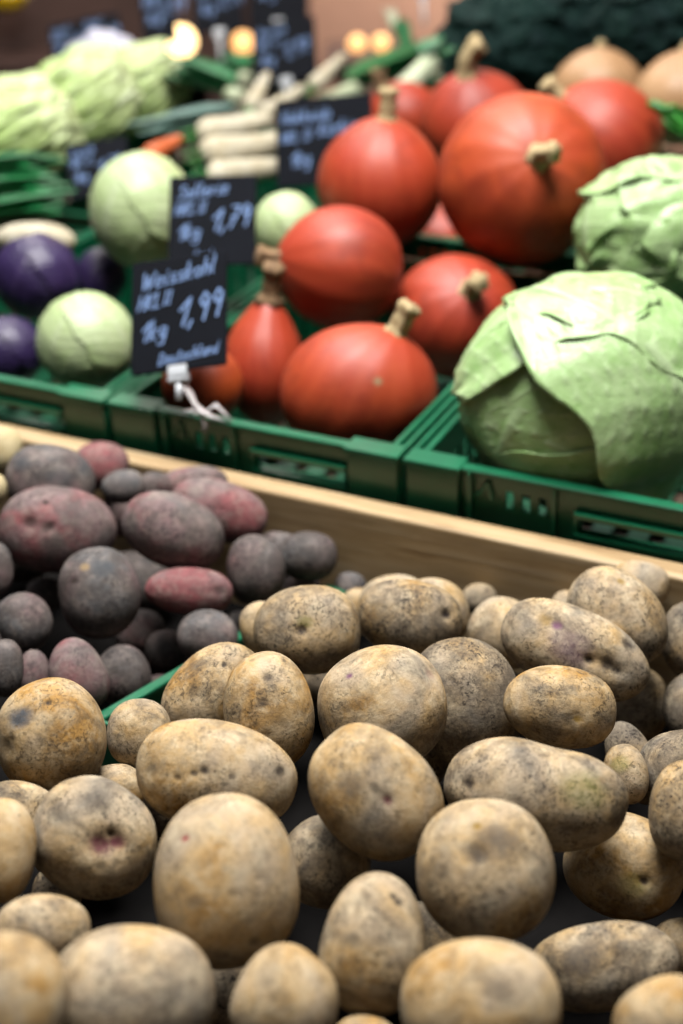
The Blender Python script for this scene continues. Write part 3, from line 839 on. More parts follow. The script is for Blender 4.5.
def leek(label, base_px, tip_px, d0, d1, r=.016, shaft=.45, seed=1, leafmat='leek_leaf', nleaf=5, spread=.05, group='leeks at the back', wide=.018, drop=.03):
    rng = random.Random(seed)
    a, b = P(*base_px, d0), P(*tip_px, d1)
    root = empty('leek', a)
    ab = b - a
    ln = np.linalg.norm(ab); e = ab / ln
    up = np.array([0, 0, 1.0]); side = np.cross(e, up); side /= np.linalg.norm(side); nrm = np.cross(side, e)
    n = 12
    pts = [e * ln * shaft * t for t in np.linspace(0, 1, n)]
    mb = MB(); mb.tube(pts, [r * (1.12 if i == 0 else 1.15 - .2 * min(1, i / 4)) for i in range(n)], 16)
    sh = mb.build('shaft', M['leek_shaft'], root, smooth=True)
    fattr(sh.data, 'vein', [0.0] * len(sh.data.vertices)); fattr(sh.data, 'tip', [0.0] * len(sh.data.vertices))
    mb = MB()
    for i in range(14):
        an = rng.uniform(0, 6.28); q = rng.uniform(.2, .9) * r
        st = side * math.cos(an) * q + nrm * math.sin(an) * q
        mb.tube([st, st * 1.4 - e * .012, st * 1.7 - e * .022 + np.array([0, 0, -.004])], [.0012, .001, .0005], 5)
    mb.build('root_tuft', M['root'], root, smooth=True)
    for j in range(nleaf):
        off = (j - (nleaf - 1) / 2) / max(1, (nleaf - 1) / 2)
        m = 18
        v, f = [], []
        L_ = ln * (1 - shaft * .8) * rng.uniform(.85, 1.1)
        for i in range(m):
            t = i / (m - 1)
            c = e * (ln * shaft * .85 + L_ * t) + side * off * spread * t ** 1.2 + nrm * (.012 * (j % 3) - drop * t * t * (1 + .5 * (j % 2))) + nrm * r * .3 * (1 - t)
            wd = wide * (1 - t ** 3 * .92) * (.75 + .5 * min(1, t * 4))
            for s_ in (-1, -.5, 0, .5, 1):
                fold = .55 * abs(s_) * wd
                v.append(c + side * s_ * wd * .85 + nrm * (fold - .25 * wd))
        k = len(v)
        v += [p - nrm * .0012 for p in v]
        for i in range(m - 1):
            for s_ in range(4):
                q = i * 5 + s_
                f.append((q, q + 1, q + 6, q + 5)); f.append((k + q, k + q + 5, k + q + 6, k + q + 1))
            for q0, q1 in ((i * 5, i * 5 + 5), (i * 5 + 9, i * 5 + 4)):
                f.append((q0, q1, k + q1, k + q0))
        me = mesh('leaf', v, f)
        ve = [1.0 if (i % 5) == 2 else .0 for i in range(k)] * 2
        fattr(me, 'vein', ve); fattr(me, 'tip', [(i // 5) / (m - 1) for i in range(k)] * 2)
        link('leaf', me, root, None, None, M[leafmat])
    return tag(root, label, 'leek', group)


leek('leek with a thick white shaft pointing up to the right, behind the small far pumpkin', (402, 92), (446, 46), 2.72, 2.75, r=.021, shaft=.72, seed=1, wide=.022, drop=0, nleaf=4, spread=.03)
leek('leek lying just above the black sign on the right with broad dark leaves', (322, 104), (458, 44), 2.80, 3.2, r=.018, shaft=.24, seed=2, wide=.030, drop=0, nleaf=5, spread=.055)
leek('leek standing upright with its pale end up, below the beige wall', (391, 14), (408, 62), 3.20, 3.18, r=.012, shaft=.3, seed=5, nleaf=3, drop=0, spread=.02)
leek('leek with dark leaves left of the tall stacked signs', (246, 80), (226, 66), 3.02, 3.14, r=.016, shaft=.16, seed=6, nleaf=5, spread=.045, wide=.032, drop=0)
leek('leek with dark leaves below the round lamp', (240, 98), (172, 70), 2.72, 2.86, r=.016, shaft=.16, seed=7, nleaf=4, spread=.05, wide=.026, drop=0)
leek('grey-green leek lying across the middle behind the upper white cabbage', (254, 122), (146, 136), 2.62, 2.54, r=.018, shaft=.2, seed=8, leafmat='leek_grey', nleaf=5, spread=.06, wide=.026, drop=0)
leek('leek at the left edge with bright green leaves, above the beige root', (-36, 206), (68, 190), 2.30, 2.28, r=.018, shaft=.2, seed=9, nleaf=5, spread=.05, wide=.024, drop=0)
leek('leek at the left edge lying lowest, beside the beige root', (-40, 232), (72, 208), 2.24, 2.22, r=.016, shaft=.2, seed=10, nleaf=5, spread=.05, wide=.024, drop=0)
leek('leek whose dark leaves end under the small sign at the left', (-24, 183), (54, 168), 2.35, 2.335, r=.016, shaft=.2, seed=12, nleaf=5, spread=.05, wide=.024, drop=0)


def rootveg(name, label, a_px, b_px, d0, d1, r0, r1, mat, group, cat, seed=1):
    a, b = P(*a_px, d0), P(*b_px, d1)
    base = empty(name, a)
    rng = random.Random(seed)
    n = 16
    mb = MB()
    pts, rad = [], []
    for i in range(n):
        t = i / (n - 1)
        pts.append((b - a) * t + np.array([rng.uniform(-1, 1), rng.uniform(-1, 1), rng.uniform(-1, 1)]) * .0012)
        sh = min(1, math.sqrt(max(0, t) * 9)) if t < .12 else 1
        rad.append((r0 + (r1 - r0) * t) * max(.25, sh) * (1 + .03 * math.sin(i * 1.9 + seed)))
    rad[-1] *= .35
    mb.tube(pts, rad, 18)
    mb.build('body', M[mat], base, smooth=True)
    e = (b - a) / np.linalg.norm(b - a)
    mb = MB()
    for k in range(5):
        an = k * 1.257
        s_ = np.array([math.cos(an), 0, math.sin(an)]) * r0 * .25
        mb.tube([s_ + e * .004, s_ * 1.3 - e * .008, s_ * 1.9 - e * .018], [.003, .0028, .002], 6)
    mb.build('stalk_stub', M['stalk'], base, smooth=True)
    return tag(base, label, cat, group)


gr = 'pale roots behind the signs'
rootveg('white_radish', 'white radish, uppermost of the pale roots in the middle', (196, 134), (272, 120), 2.40, 2.46, .026, .014, 'root', gr, 'root vegetable', 1)
rootveg('white_radish', 'thick white radish ending at the black sign on the right', (200, 156), (284, 142), 2.34, 2.42, .031, .017, 'root', gr, 'root vegetable', 2)
rootveg('white_radish', 'white radish lying lowest, just above the middle black sign', (206, 176), (288, 166), 2.30, 2.38, .024, .015, 'root', gr, 'root vegetable', 3)
rootveg('parsnip', 'pale parsnip pointing steeply up left of the stacked signs', (250, 110), (268, 72), 2.66, 2.74, .020, .007, 'root', gr, 'root vegetable', 4)
rootveg('parsnip', 'beige parsnip lying below the stacked signs', (262, 116), (306, 86), 2.60, 2.68, .018, .008, 'root', gr, 'root vegetable', 5)
rootveg('parsnip', 'pale parsnip right of the stacked signs', (312, 88), (346, 54), 2.74, 2.84, .019, .007, 'root', gr, 'root vegetable', 6)
rootveg('carrot', 'orange carrot end beside the upper white cabbage', (146, 158), (182, 138), 2.36, 2.42, .020, .009, 'carrot', 'carrots among the pale roots', 'carrot', 7)
rootveg('carrot', 'orange carrot tip between the white radish and the parsnips', (226, 128), (246, 118), 2.52, 2.56, .014, .007, 'carrot', 'carrots among the pale roots', 'carrot', 8)

# curled green stalk near the right edge
p0 = P(700, 150, 2.16)
st = empty('green_stalk', p0)
pts = [P(x, y, d) - p0 for x, y, d in ((704, 152, 2.16), (690, 136, 2.15), (676, 120, 2.14), (664, 110, 2.14), (654, 105, 2.14), (648, 103, 2.14))]
MB().tube(pts, [.016, .018, .016, .013, .011, .006], 14, flat=.7).build('stem', M['stalk'], st, smooth=True)
pts = [P(x, y, d) - p0 for x, y, d in ((690, 140, 2.14), (678, 134, 2.12), (668, 127, 2.11), (664, 118, 2.11))]
MB().tube(pts, [.006, .010, .009, .003], 12, flat=.4).build('side_leaf', M['stalk'], st, smooth=True)
pts = [P(x, y, d) - p0 for x, y, d in ((700, 132, 2.15), (684, 112, 2.14), (672, 106, 2.13), (666, 108, 2.12))]
MB().tube(pts, [.006, .011, .008, .003], 12, flat=.4).build('side_leaf', M['stalk'], st, smooth=True)
tag(st, 'curled bright green stalk poking in at the right edge above the crinkly cabbage', 'stalk')


# ---------------------------------------------------------------- crates
def rect_cells(x0, x1, z0, z1, holes):
    xs = sorted({x0, x1, *[h[0] for h in holes], *[h[1] for h in holes]})
    zs = sorted({z0, z1, *[h[2] for h in holes], *[h[3] for h in holes]})
    for i in range(len(xs) - 1):
        for j in range(len(zs) - 1):
            cx, cz = (xs[i] + xs[i + 1]) / 2, (zs[j] + zs[j + 1]) / 2
            if not any(h[0] < cx < h[1] and h[2] < cz < h[3] for h in holes):
                yield xs[i], xs[i + 1], zs[j], zs[j + 1]


def crate(u0, v0, label, W_=.394, D_=.594, H=.17, drop=0.0):
    z = RIM_Z + math.tan(TILT) * v0 - drop
    ct, stl = math.cos(TILT), math.sin(TILT)
    ax = SU; ay = SV * ct + np.array([0, 0, stl]); az = np.cross(ax, ay)
    Rm = np.stack([ax, ay, az], 1)
    root = empty('crate', S(u0 + .003, v0 + drop * stl, z), Rm)
    pl, pd = M['plastic'], M['plastic_dark']
    t, ins = .004, .013
    slots = [(x, x + .009, -.045, -.022) for x in (.118, .137, .156)]
    win = [(.205, W_ - .075, -.052, -.034)]
    low = [(.08 + i * .03, .08 + i * .03 + .016, -H + .03, -.075) for i in range(int((W_ - .16) / .03))]
    mb = MB()
    for c in rect_cells(.0, W_, -H, -.003, slots + win + low): mb.box(c[0], c[1], ins, ins + t, c[2], c[3])
    mb.box(.20, W_ - .07, ins - .010, ins + .001, -.033, -.028).box(.20, W_ - .07, ins - .010, ins + .001, -.058, -.053)
    mb.box(.198, .203, ins - .008, ins + .001, -.058, -.028)
    mb.box(.075, .08, ins - .008, ins + .001, -H, -.004).box(.172, .177, ins - .006, ins + .001, -H, -.004)
    mb.tube([(.098, ins - .002, -.014), (.092, ins - .003, -.026), (.084, ins - .002, -.034)], .003, 6)
    mb.tube([(.098, ins - .002, -.014), (.103, ins - .003, -.034)], .003, 6)
    mb.build('front_wall', pl, root)
    mb = MB()
    lo2 = [(.08 + i * .03, .08 + i * .03 + .016, -H + .04, -.04) for i in range(int((W_ - .16) / .03))]
    for c in rect_cells(.0, W_, -H, -.003, lo2): mb.box(c[0], c[1], D_ - ins - t, D_ - ins, c[2], c[3])
    mb.build('back_wall', pl, root)
    sd = [(.08 + i * .03, .08 + i * .03 + .016, -H + .04, -.04) for i in range(int((D_ - .16) / .03))]
    for x in (ins, W_ - ins - t):
        mb = MB()
        for c in rect_cells(ins, D_ - ins, -H, -.003, sd): mb.box(x, x + t, c[0], c[1], c[2], c[3])
        mb.build('side_wall', pl, root)
    mb = MB()
    for c in rect_cells(ins, W_ - ins, ins, D_ - ins, [(.05 + i * .045, .05 + i * .045 + .02, .06 + j * .06, .06 + j * .06 + .04) for i in range(int((W_ - .1) / .045)) for j in range(int((D_ - .1) / .06))]):
        mb.box(c[0], c[1], c[2], c[3], -H, -H + .004)
    mb.build('base', pd, root)
    mb = MB()
    mb.box(.05, W_ - .05, ins - .006, ins + t + .004, -.005, 0).box(.05, W_ - .05, D_ - ins - t - .004, D_ - ins + .006, -.005, 0)
    for x0, x1 in ((.0, .006), (.013, .020)):
        mb.box(x0, x1, .03, D_ - .03, -.006, .001)
        mb.box(W_ - x1, W_ - x0, .03, D_ - .03, -.006, .001)
    mb.box(.005, .014, .03, D_ - .03, -.012, -.007).box(W_ - .014, W_ - .005, .03, D_ - .03, -.012, -.007)
    mb.build('rim', pl, root, bevel=.0012, seg=1)
    for (x0, x1) in ((0, .068), (W_ - .068, W_)):
        for (y0, y1, s_) in ((0, .03, 1), (D_ - .03, D_, -1)):
            mb = MB()
            mb.box(x0, x1, y0, y1, -.006, .0015)
            yf = (y0 + .003, y0 + .007) if s_ > 0 else (y1 - .007, y1 - .003)
            mb.box(x0 + .003, x1 - .003, yf[0], yf[1], -H, -.006)
            xf = (x0 + .003, x0 + .007) if x0 == 0 else (x1 - .007, x1 - .003)
            mb.box(xf[0], xf[1], y0 + .004, y1 - .004, -H, -.006)
            xg = (x1 - .007, x1 - .003) if x0 == 0 else (x0 + .003, x0 + .007)
            mb.box(xg[0], xg[1], y0 + .004, y1 - .004, -H, -.006)
            mb.build('corner_post', pl, root, bevel=.001, seg=1)
    return tag(root, label, 'crate', 'green plastic vegetable crates on the stall')


crate(-.400, .0, 'green plastic crate holding the front pumpkins')
crate(.0, .0, 'green plastic crate holding the pale green cabbages on the right')
crate(-.800, .0, 'green plastic crate holding the red and white cabbages on the left')
crate(-.400, .665, 'green plastic crate under the pumpkins farthest back')
crate(.0, .665, 'green plastic crate behind the crinkly cabbage at the right edge')
crate(-.800, .665, 'green plastic crate under the white radishes and parsnips')
crate(-1.200, .70, 'green plastic crate under the Chinese cabbages', H=.12, drop=.05)
crate(-.400, 1.275, 'green plastic crate under the squashes and dark savoy cabbages', H=.11, drop=.06)
crate(-.800, 1.275, 'green plastic crate under the leeks at the back', H=.11, drop=.06)

# low crate in the potato box: only its left and back walls stand clear of the heap
A_, B_ = P(96, 716, 1.36), P(346, 566, 1.60)
A_ = CO + (A_ - CO) * ((CAM_Z - .752) / (CAM_Z - A_[2])); A_[2] = .752 + .0
A_ = at(96, 716, .0) + (at(96, 716, 1) - CO) * ((CAM_Z - .765) / -(at(96, 716, 1) - CO)[2])
B_ = at(352, 568, .0) + (at(352, 568, 1) - CO) * ((CAM_Z - .757) / -(at(352, 568, 1) - CO)[2])
B_ = A_ + (B_ - A_) * .86
ex = (B_ - A_); LN = np.linalg.norm(ex); ex /= LN
ez = np.array([0, 0, 1.0]) - ex * ex[2]; ez /= np.linalg.norm(ez); ey = np.cross(ez, ex)
pc = empty('potato_crate', A_, np.stack([ex, ey, ez], 1))
mb = MB()
for c in rect_cells(0, LN, -.075, -.002, [(.06 + i * .035, .078 + i * .035, -.06, -.03) for i in range(int((LN - .1) / .035))]): mb.box(c[0], c[1], -.006, -.002, c[2], c[3])
mb.build('side_wall', M['plastic'], pc)
MB().box(0, LN, -.009, .003, -.006, 0).build('rim', M['plastic'], pc, bevel=.001, seg=1)
mb = MB(); mb.box(LN - .004, LN, -.03, .0, -.072, -.002); mb.box(LN - .010, LN + .006, -.03, .0, -.006, 0)
mb.build('back_wall', M['plastic'], pc)
mb = MB(); mb.box(-.004, .0, -.03, .0, -.075, -.0); mb.build('corner_post', M['plastic'], pc)
tag(pc, 'low green crate edge dividing the purple potatoes from the yellow ones', 'crate')

# ---------------------------------------------------------------- wooden box and stall
SR = np.stack([SU, SV, np.array([0, 0, 1.0])], 1)
box = empty('wooden_box', S(0, 0, .600), SR)
bx0, bx1, by0, by1, zt = -.80, .66, -1.02, -.010, .233
MB().box(bx0, bx1, by1 - .034, by1, .0, zt).build('back_board', M['wood'], box, bevel=.004, seg=3)
MB().box(bx0, bx1, by0, by0 + .03, .0, .16).build('front_board', M['wood'], box, bevel=.004, seg=3)
MB().box(bx0, bx0 + .03, by0 + .0305, by1 - .0345, .0, .19).build('side_board', M['wood_v'], box, bevel=.004, seg=3)
MB().box(bx1 - .03, bx1, by0 + .0305, by1 - .0345, .0, .19).build('side_board', M['wood_v'], box, bevel=.004, seg=3)
MB().box(bx0 + .031, bx1 - .031, by0 + .031, by1 - .035, .002, .076).build('bottom_tray', M['gap_shade'], box)  # box bottom, its colour blackened to stand for shade under the heap
tag(box, 'long pale wooden box holding the heaps of potatoes', 'box')

tb = empty('stall_table', S(0, 0, 0), SR)
MB().box(-.9, .74, -1.08, .62, .56, .599).build('table_top', M['table'], tb, bevel=.003)
for x in (-.84, .66):
    for y in (-1.02, .52):
        MB().box(x, x + .06, y, y + .06, 0, .559).build('leg', M['table'], tb, bevel=.003)
MB().box(-.80, .68, -1.0, -.97, .48, .559).build('apron', M['table'], tb, bevel=.002)
tag(tb, 'dark wooden stall table under the potato box', 'table')
# sloping stand the crates lie on
Rt = np.stack([SU, SV * math.cos(TILT) + np.array([0, 0, math.sin(TILT)]), np.cross(SU, SV * math.cos(TILT) + np.array([0, 0, math.sin(TILT)]))], 1)
ds = empty('display_stand', S(0, 0, 0), SR)
mb = MB(); mb.box(-1.3, .74, .0, 1.95, -.02, 0)
pan = mb.build('sloping_shelf', M['table'], ds)
zb = RIM_Z - .1745
pan.location = Vector((0, .022, zb)); pan.rotation_euler = (TILT, 0, 0)
for x in (-1.25, -.35, .62):
    MB().box(x, x + .06, .72, .78, 0, zb + .72 * math.tan(TILT) - .026).build('leg', M['table'], ds, bevel=.003)
    MB().box(x, x + .06, 1.82, 1.88, 0, zb + 1.82 * math.tan(TILT) - .026).build('leg', M['table'], ds, bevel=.003)
for x in (-1.25, .62):
    MB().box(x, x + .03, .70, 1.88, .30, .36).build('rail', M['table'], ds)
tag(ds, 'dark sloping stand on which the green crates lie', 'stand')


# ---------------------------------------------------------------- price signs
GL = {
 'W': [[(0, 1), (.2, 0), (.4, .8), (.6, 0), (.85, 1)]], 'e': [[(0, .3), (.45, .35), (.4, .55), (.15, .55), (.02, .25), (.15, 0), (.45, .08)]],
 'i': [[(.1, .55), (.1, 0), (.2, .02)], [(.12, .78), (.14, .82)]], 's': [[(.4, .55), (.1, .5), (.1, .32), (.38, .25), (.35, .03), (0, .03)]],
 'B': [[(0, -.2), (.05, 1), (.35, 1), (.38, .65), (.15, .55), (.45, .45), (.4, .05), (.12, .05)]],
 'k': [[(0, 1), (0, 0)], [(.4, .58), (.03, .25), (.42, 0)]], 'o': [[(.25, .55), (.03, .4), (.05, .08), (.3, 0), (.45, .2), (.4, .48), (.25, .55)]],
 'h': [[(0, 1), (0, 0)], [(0, .35), (.2, .55), (.38, .45), (.38, 0)]], 'l': [[(.05, 1), (.05, .08), (.18, 0)]],
 'H': [[(0, 1), (0, 0)], [(.5, 1), (.5, 0)], [(0, .5), (.5, .5)]], 'K': [[(0, 1), (0, 0)], [(.5, 1), (.02, .45), (.52, 0)]],
 'L': [[(0, 1), (0, 0), (.42, 0)]], 'I': [[(.1, 1), (.1, 0)], [(-.03, 1), (.23, 1)], [(-.03, 0), (.23, 0)]],
 '1': [[(0, .55), (.38, 1), (.3, 0)]], 'g': [[(.4, .5), (.1, .55), (.03, .2), (.25, .02), (.4, .4), (.38, -.3), (.05, -.32)]],
 ',': [[(.1, .08), (.02, -.2)]], '9': [[(.4, .8), (.15, 1), (.02, .7), (.2, .5), (.4, .75), (.36, 0)]], '7': [[(0, 1), (.42, 1), (.15, 0)], [(.08, .5), (.36, .5)]],
 'D': [[(0, 0), (.02, 1), (.35, .9), (.5, .5), (.32, .06), (0, 0)]], 'u': [[(0, .55), (.03, .08), (.25, .02), (.4, .2), (.4, .55), (.42, 0)]],
 't': [[(.15, .9), (.15, .05), (.3, 0)], [(0, .6), (.32, .6)]], 'c': [[(.4, .48), (.2, .56), (.02, .3), (.15, .02), (.42, .08)]],
 'a': [[(.4, .5), (.12, .52), (.03, .15), (.2, .0), (.4, .3), (.4, .55), (.42, 0)]], 'n': [[(0, .55), (0, 0)], [(0, .35), (.22, .56), (.38, .42), (.38, 0)]],
 'd': [[(.4, .45), (.12, .52), (.03, .15), (.2, 0), (.4, .25), (.42, 1), (.42, 0)]], 'r': [[(.02, .55), (.02, 0)], [(.02, .35), (.2, .56), (.35, .5)]],
 'S': [[(.48, .85), (.25, 1), (.05, .78), (.4, .4), (.35, .05), (0, .1)]], 'ü': [[(0, .55), (.03, .08), (.25, .02), (.4, .2), (.4, .55), (.42, 0)], [(.1, .78), (.1, .86)], [(.3, .78), (.3, .86)]],
 'b': [[(0, 1), (0, 0)], [(0, .35), (.22, .55), (.42, .35), (.3, .02), (0, .06)]], 'P': [[(0, 0), (0, 1), (.38, .95), (.42, .65), (.05, .5)]],
 'm': [[(0, .55), (0, 0)], [(0, .4), (.18, .55), (.28, .4), (.28, 0)], [(.28, .4), (.45, .55), (.56, .4), (.56, 0)]], ' ': []}


def write(lines, w, h, name, parent):
    """chalk handwriting: lines of (text, x, y, size, slope) in fractions of the board"""
    mb = MB()
    for (txt, x, y, sz, slope) in lines:
        cx = x * w
        th = sz * h * .026 + .0004
        for ch in txt:
            gl = GL.get(ch, [])
            wd = max([p[0] for st in gl for p in st], default=.3)
            for st in gl:
                for (p, q) in zip(st[:-1], st[1:]):
                    a = np.array([cx + (p[0] * .8 + p[1] * .25) * sz * h, y * h + p[1] * sz * h + slope * (cx - x * w)])
                    b = np.array([cx + (q[0] * .8 + q[1] * .25) * sz * h, y * h + q[1] * sz * h + slope * (cx - x * w)])
                    e = b - a; l_ = np.linalg.norm(e)
                    if l_ < 1e-6: continue
                    e /= l_; n_ = np.array([-e[1], e[0]]) * th
                    a = a - e * th * .6; b = b + e * th * .6
                    k = len(mb.v)
                    for zz in (.0002, .0007):
                        for pt in (a - n_, b - n_, b + n_, a + n_): mb.v.append((pt[0] - w / 2, pt[1] - h / 2, .0022 + zz))
                    mb.f += [tuple(k + i for i in fc) for fc in ((3, 2, 1, 0), (4, 5, 6, 7), (0, 1, 5, 4), (1, 2, 6, 5), (2, 3, 7, 6), (3, 0, 4, 7))]
            cx += (wd * .8 + .17) * sz * h
    return mb.build(name, M['chalk'], parent)


def sign(label, corners, lines, holder='rod', drop=.10, group='black price signs'):
    """corners: (px, py, d) top left, top right, bottom right, bottom left"""
    q = [at(*c) for c in corners]
    cen = sum(q) / 4
    ex = (q[1] - q[0] + q[2] - q[3]) / 2; w = np.linalg.norm(ex); ex /= w
    eu = (q[0] - q[3] + q[1] - q[2]) / 2; eu = eu - ex * (eu @ ex); h = np.linalg.norm(eu); eu /= h
    ez = np.cross(ex, eu)
    root = empty('price_sign', cen, np.stack([ex, eu, ez], 1))
    MB().box(-w / 2, w / 2, -h / 2, h / 2, -.0022, .0022).build('slate', M['slate'], root, bevel=.0012, seg=2)
    write(lines, w, h, 'chalk_writing', root)
    # white clip at the lower edge and its rod
    mb = MB()
    mb.box(-.012, .012, -h / 2 - .012, -h / 2 + .010, -.0062, -.0026).box(-.012, .012, -h / 2 - .012, -h / 2 + .006, .0026, .0055)
    mb.box(-.012, .012, -h / 2 - .014, -h / 2 - .004, -.006, .0055)
    hd = mb.build('clip', M['holder'], root, bevel=.001, seg=1)
    mb = MB(); mb.tube([(0, -h / 2 - .012, -.001), (0, -h / 2 - drop, -.001)], .0042, 10)
    mb.build('rod', M['holder'], root, smooth=True)
    return tag(root, label, 'price sign', group)


full = lambda name, price, origin: [(name, .10, .74, .15, .12), ('HKL', .07, .56, .13, .10), ('II', .34, .59, .11, .1), ('1kg', .10, .28, .17, .12), (price, .48, .38, .24, .16)] + ([(origin, .30, .06, .10, .10)] if origin else [])
sign('lowest black price sign, clipped to the crate front between the white cabbage and the pumpkins',
     [(131, 268, 1.735), (226, 247, 1.70), (228, 368, 1.665), (133, 373, 1.70)], full('Weisskohl', '1,99', 'Deutschland'), drop=.035)
sign('middle black price sign leaning right, in front of the upper white cabbage',
     [(175, 178, 1.965), (262, 175, 1.96), (250, 265, 1.93), (163, 266, 1.935)], full('Sellerie', '1,79', 'land'), drop=.02)
sign('black price sign on the right, half covered by the red pumpkin',
     [(281, 102, 2.32), (377, 92, 2.30), (369, 182, 2.28), (272, 188, 2.30)],
     [('Hokkaido', .06, .72, .14, .06), ('HKL II', .05, .50, .12, .08), ('1kg', .14, .22, .16, .1), ('Kürbis', .44, .55, .15, .10)], drop=.05)
sign('small black price sign at the left between the leek leaves and the upper white cabbage',
     [(70, 146, 2.40), (133, 134, 2.40), (126, 192, 2.37), (64, 200, 2.37)], full('Lauch', '1,79', None), drop=.05)
sign('black price sign standing in front of a taller one, right of the lamps',
     [(254, 24, 2.98), (318, 16, 2.96), (314, 76, 2.94), (252, 86, 2.96)], full('Porree', '1,99', None), drop=.07)
sign('tall black price sign at the top edge behind the one right of the lamps',
     [(250, -60, 3.14), (307, -64, 3.12), (307, 20, 3.10), (252, 24, 3.12)], full('Kohl', '1,79', None), drop=.2)
sign('black price sign at the top edge between the two lamps',
     [(192, -30, 3.22), (241, -33, 3.22), (241, 30, 3.20), (195, 34, 3.20)], full('Salat', '1,99', None), drop=.07)
sign('black price sign at the top edge left of the bright lamp',
     [(138, -22, 3.22), (172, -24, 3.22), (177, 40, 3.20), (144, 46, 3.20)], full('Kohl', '1,99', None), drop=.07)
sign('black price sign at the upper left, right one of the close pair',
     [(82, 18, 3.22), (120, 12, 3.22), (122, 52, 3.20), (85, 58, 3.20)], full('Kraut', '1,79', None), drop=.08)
sign('black price sign at the upper left, left one of the close pair',
     [(49, 26, 3.30), (82, 20, 3.30), (86, 62, 3.28), (53, 66, 3.28)], full('Lauch', '1,99', None), drop=.08)

sign('white stake of a price sign at the top edge before the beige wall',
     [(398, -64, 3.3), (444, -66, 3.3), (444, -8, 3.29), (399, -6, 3.29)], full('Salat', '1,79', None), drop=.075)

# clear film scraps caught on the crate front below the lowest sign
rng = random.Random(8)
base = at(202, 402, 1.688)
film = empty('plastic_film', base)
mb = MB()
pts = [at(x, y, 1.686 - i * .002) - base for i, (x, y) in enumerate(((178, 378), (184, 386), (190, 394), (195, 404), (203, 412), (212, 417), (224, 420)))]
mb.tube(pts, [.003, .008, .007, .005, .008, .006, .002], 9, flat=.35)
pts = [at(x, y, 1.680) - base for x, y in ((182, 412), (192, 410), (202, 415), (206, 424), (204, 432))]
mb.tube(pts, [.002, .005, .006, .005, .002], 9, flat=.3)
pts = [at(x, y, 1.684) - base for x, y in ((205, 412), (216, 405), (224, 413), (232, 421))]
mb.tube(pts, [.004, .007, .005, .002], 9, flat=.35)
mb.build('crumpled_film', M['rubbish'], film, smooth=True)
tag(film, 'crumpled clear plastic scrap caught on the crate rim under the lowest sign', 'plastic scrap')

# white bag behind the Chinese cabbages
u, f = ICO[5]
rng = random.Random(77)
bs = at(106, 66, 3.06)
rad = 1 + waves(u, rng, 10, 4, 9, .03) + waves(u, rng, 10, 10, 18, .012)
bag = link('plastic_bag', mesh('plastic_bag', u * rad[:, None] * np.array([.085, .05, .072]), f), None, bs, None, M['bag'])
tag(bag, 'crumpled whitish bag lying behind the Chinese cabbages', 'bag')

# ---------------------------------------------------------------- background of the market hall
def struct(name, mb, mat):
    o = mb.build(name, mat); o['kind'] = 'structure'; return o


struct('floor', MB().box(-6, 6, -4, 9, -.1, 0), M['ground'])
struct('wall_back', MB().box(-6, 6, 6.2, 6.4, 0, 3.2), M['wall'])

# dark board cabinet on the far side of the aisle with lamps on its shelf
Yc = 4.4
cab = empty('back_cabinet', (-.80, Yc, 0))
MB().box(-1.3, .70, .30, .33, 0, 2.0).build('back_panel', M['cabinet'], cab)
MB().box(-1.3, .70, .0, .30, .72, .76).build('shelf', M['cabinet'], cab, bevel=.003)
MB().box(-1.3, .70, .0, .30, .895, .925).build('shelf', M['cabinet'], cab, bevel=.003)
MB().box(-1.25, -.80, .0, .295, 1.025, 1.045).build('shelf', M['cabinet'], cab, bevel=.003)
for x in (-1.3, -.36, .40):
    MB().box(x, x + .05, .001, .299, 0, 2.0).build('upright', M['cabinet'], cab, bevel=.003)
tag(cab, 'dark brown board cabinet across the aisle behind the stall', 'cabinet')


def lamp(label, px, py, d, r, mat):
    c = at(px, py, d)
    root = empty('globe_lamp', c)
    u, f = ICO[4]
    link('glass_globe', mesh('glass_globe', u * r, f), root, None, None, M[mat])
    MB().tube([(0, 0, -r * .9), (0, 0, -r * 1.35)], [r * .5, r * .6], 14).build('socket', M['metal'], root, smooth=True)
    return tag(root, label, 'lamp', 'warm lamps across the aisle')


# counter on the right part of the aisle carries the other lamps
cn = empty('back_counter', (.35, 4.5, 0))
MB().box(-.40, 1.5, .0, .5, .875, .915).build('worktop', M['cabinet'], cn, bevel=.004)
MB().box(-.38, 1.48, .04, .46, 0, .874).build('body', M['wall'], cn)
tag(cn, 'low beige counter across the aisle', 'counter')

for mm in bpy.data.materials:
    pr = mm.node_tree.nodes.get('Principled BSDF')
    if pr is not None and 'plastic' not in mm.name:
        pr.inputs['Specular IOR Level'].default_value *= .62

lamp('brightest round warm lamp, left of the stacked black signs', 181, 41, 4.20, .044, 'lamp')
lamp('dimmer round warm lamp close left of the stacked black signs', 243, 43, 4.20, .032, 'lamp_dim')
lamp('left one of two warm lamps side by side against the beige wall', 357, 44, 4.55, .027, 'lamp_dim')
lamp('right one of two warm lamps side by side against the beige wall', 381, 43, 4.55, .026, 'lamp_dim')
ml = at(6, -4, 4.30)
u, f = ICO[5]
mel = empty('melon', ml)
link('body', mesh('body', u * np.array([.062, .046, .046]) * (1 + .01 * np.cos(10 * np.arctan2(u[:, 2], u[:, 1])))[:, None], f), mel, None, None, M['yellow_p'])
MB().tube([(.058, 0, 0), (.072, 0, .002), (.08, 0, .006)], [.006, .005, .005], 10).build('stem', M['stem'], mel, smooth=True)
tag(mel, 'yellow melon on the dark shelf in the top left corner', 'melon')

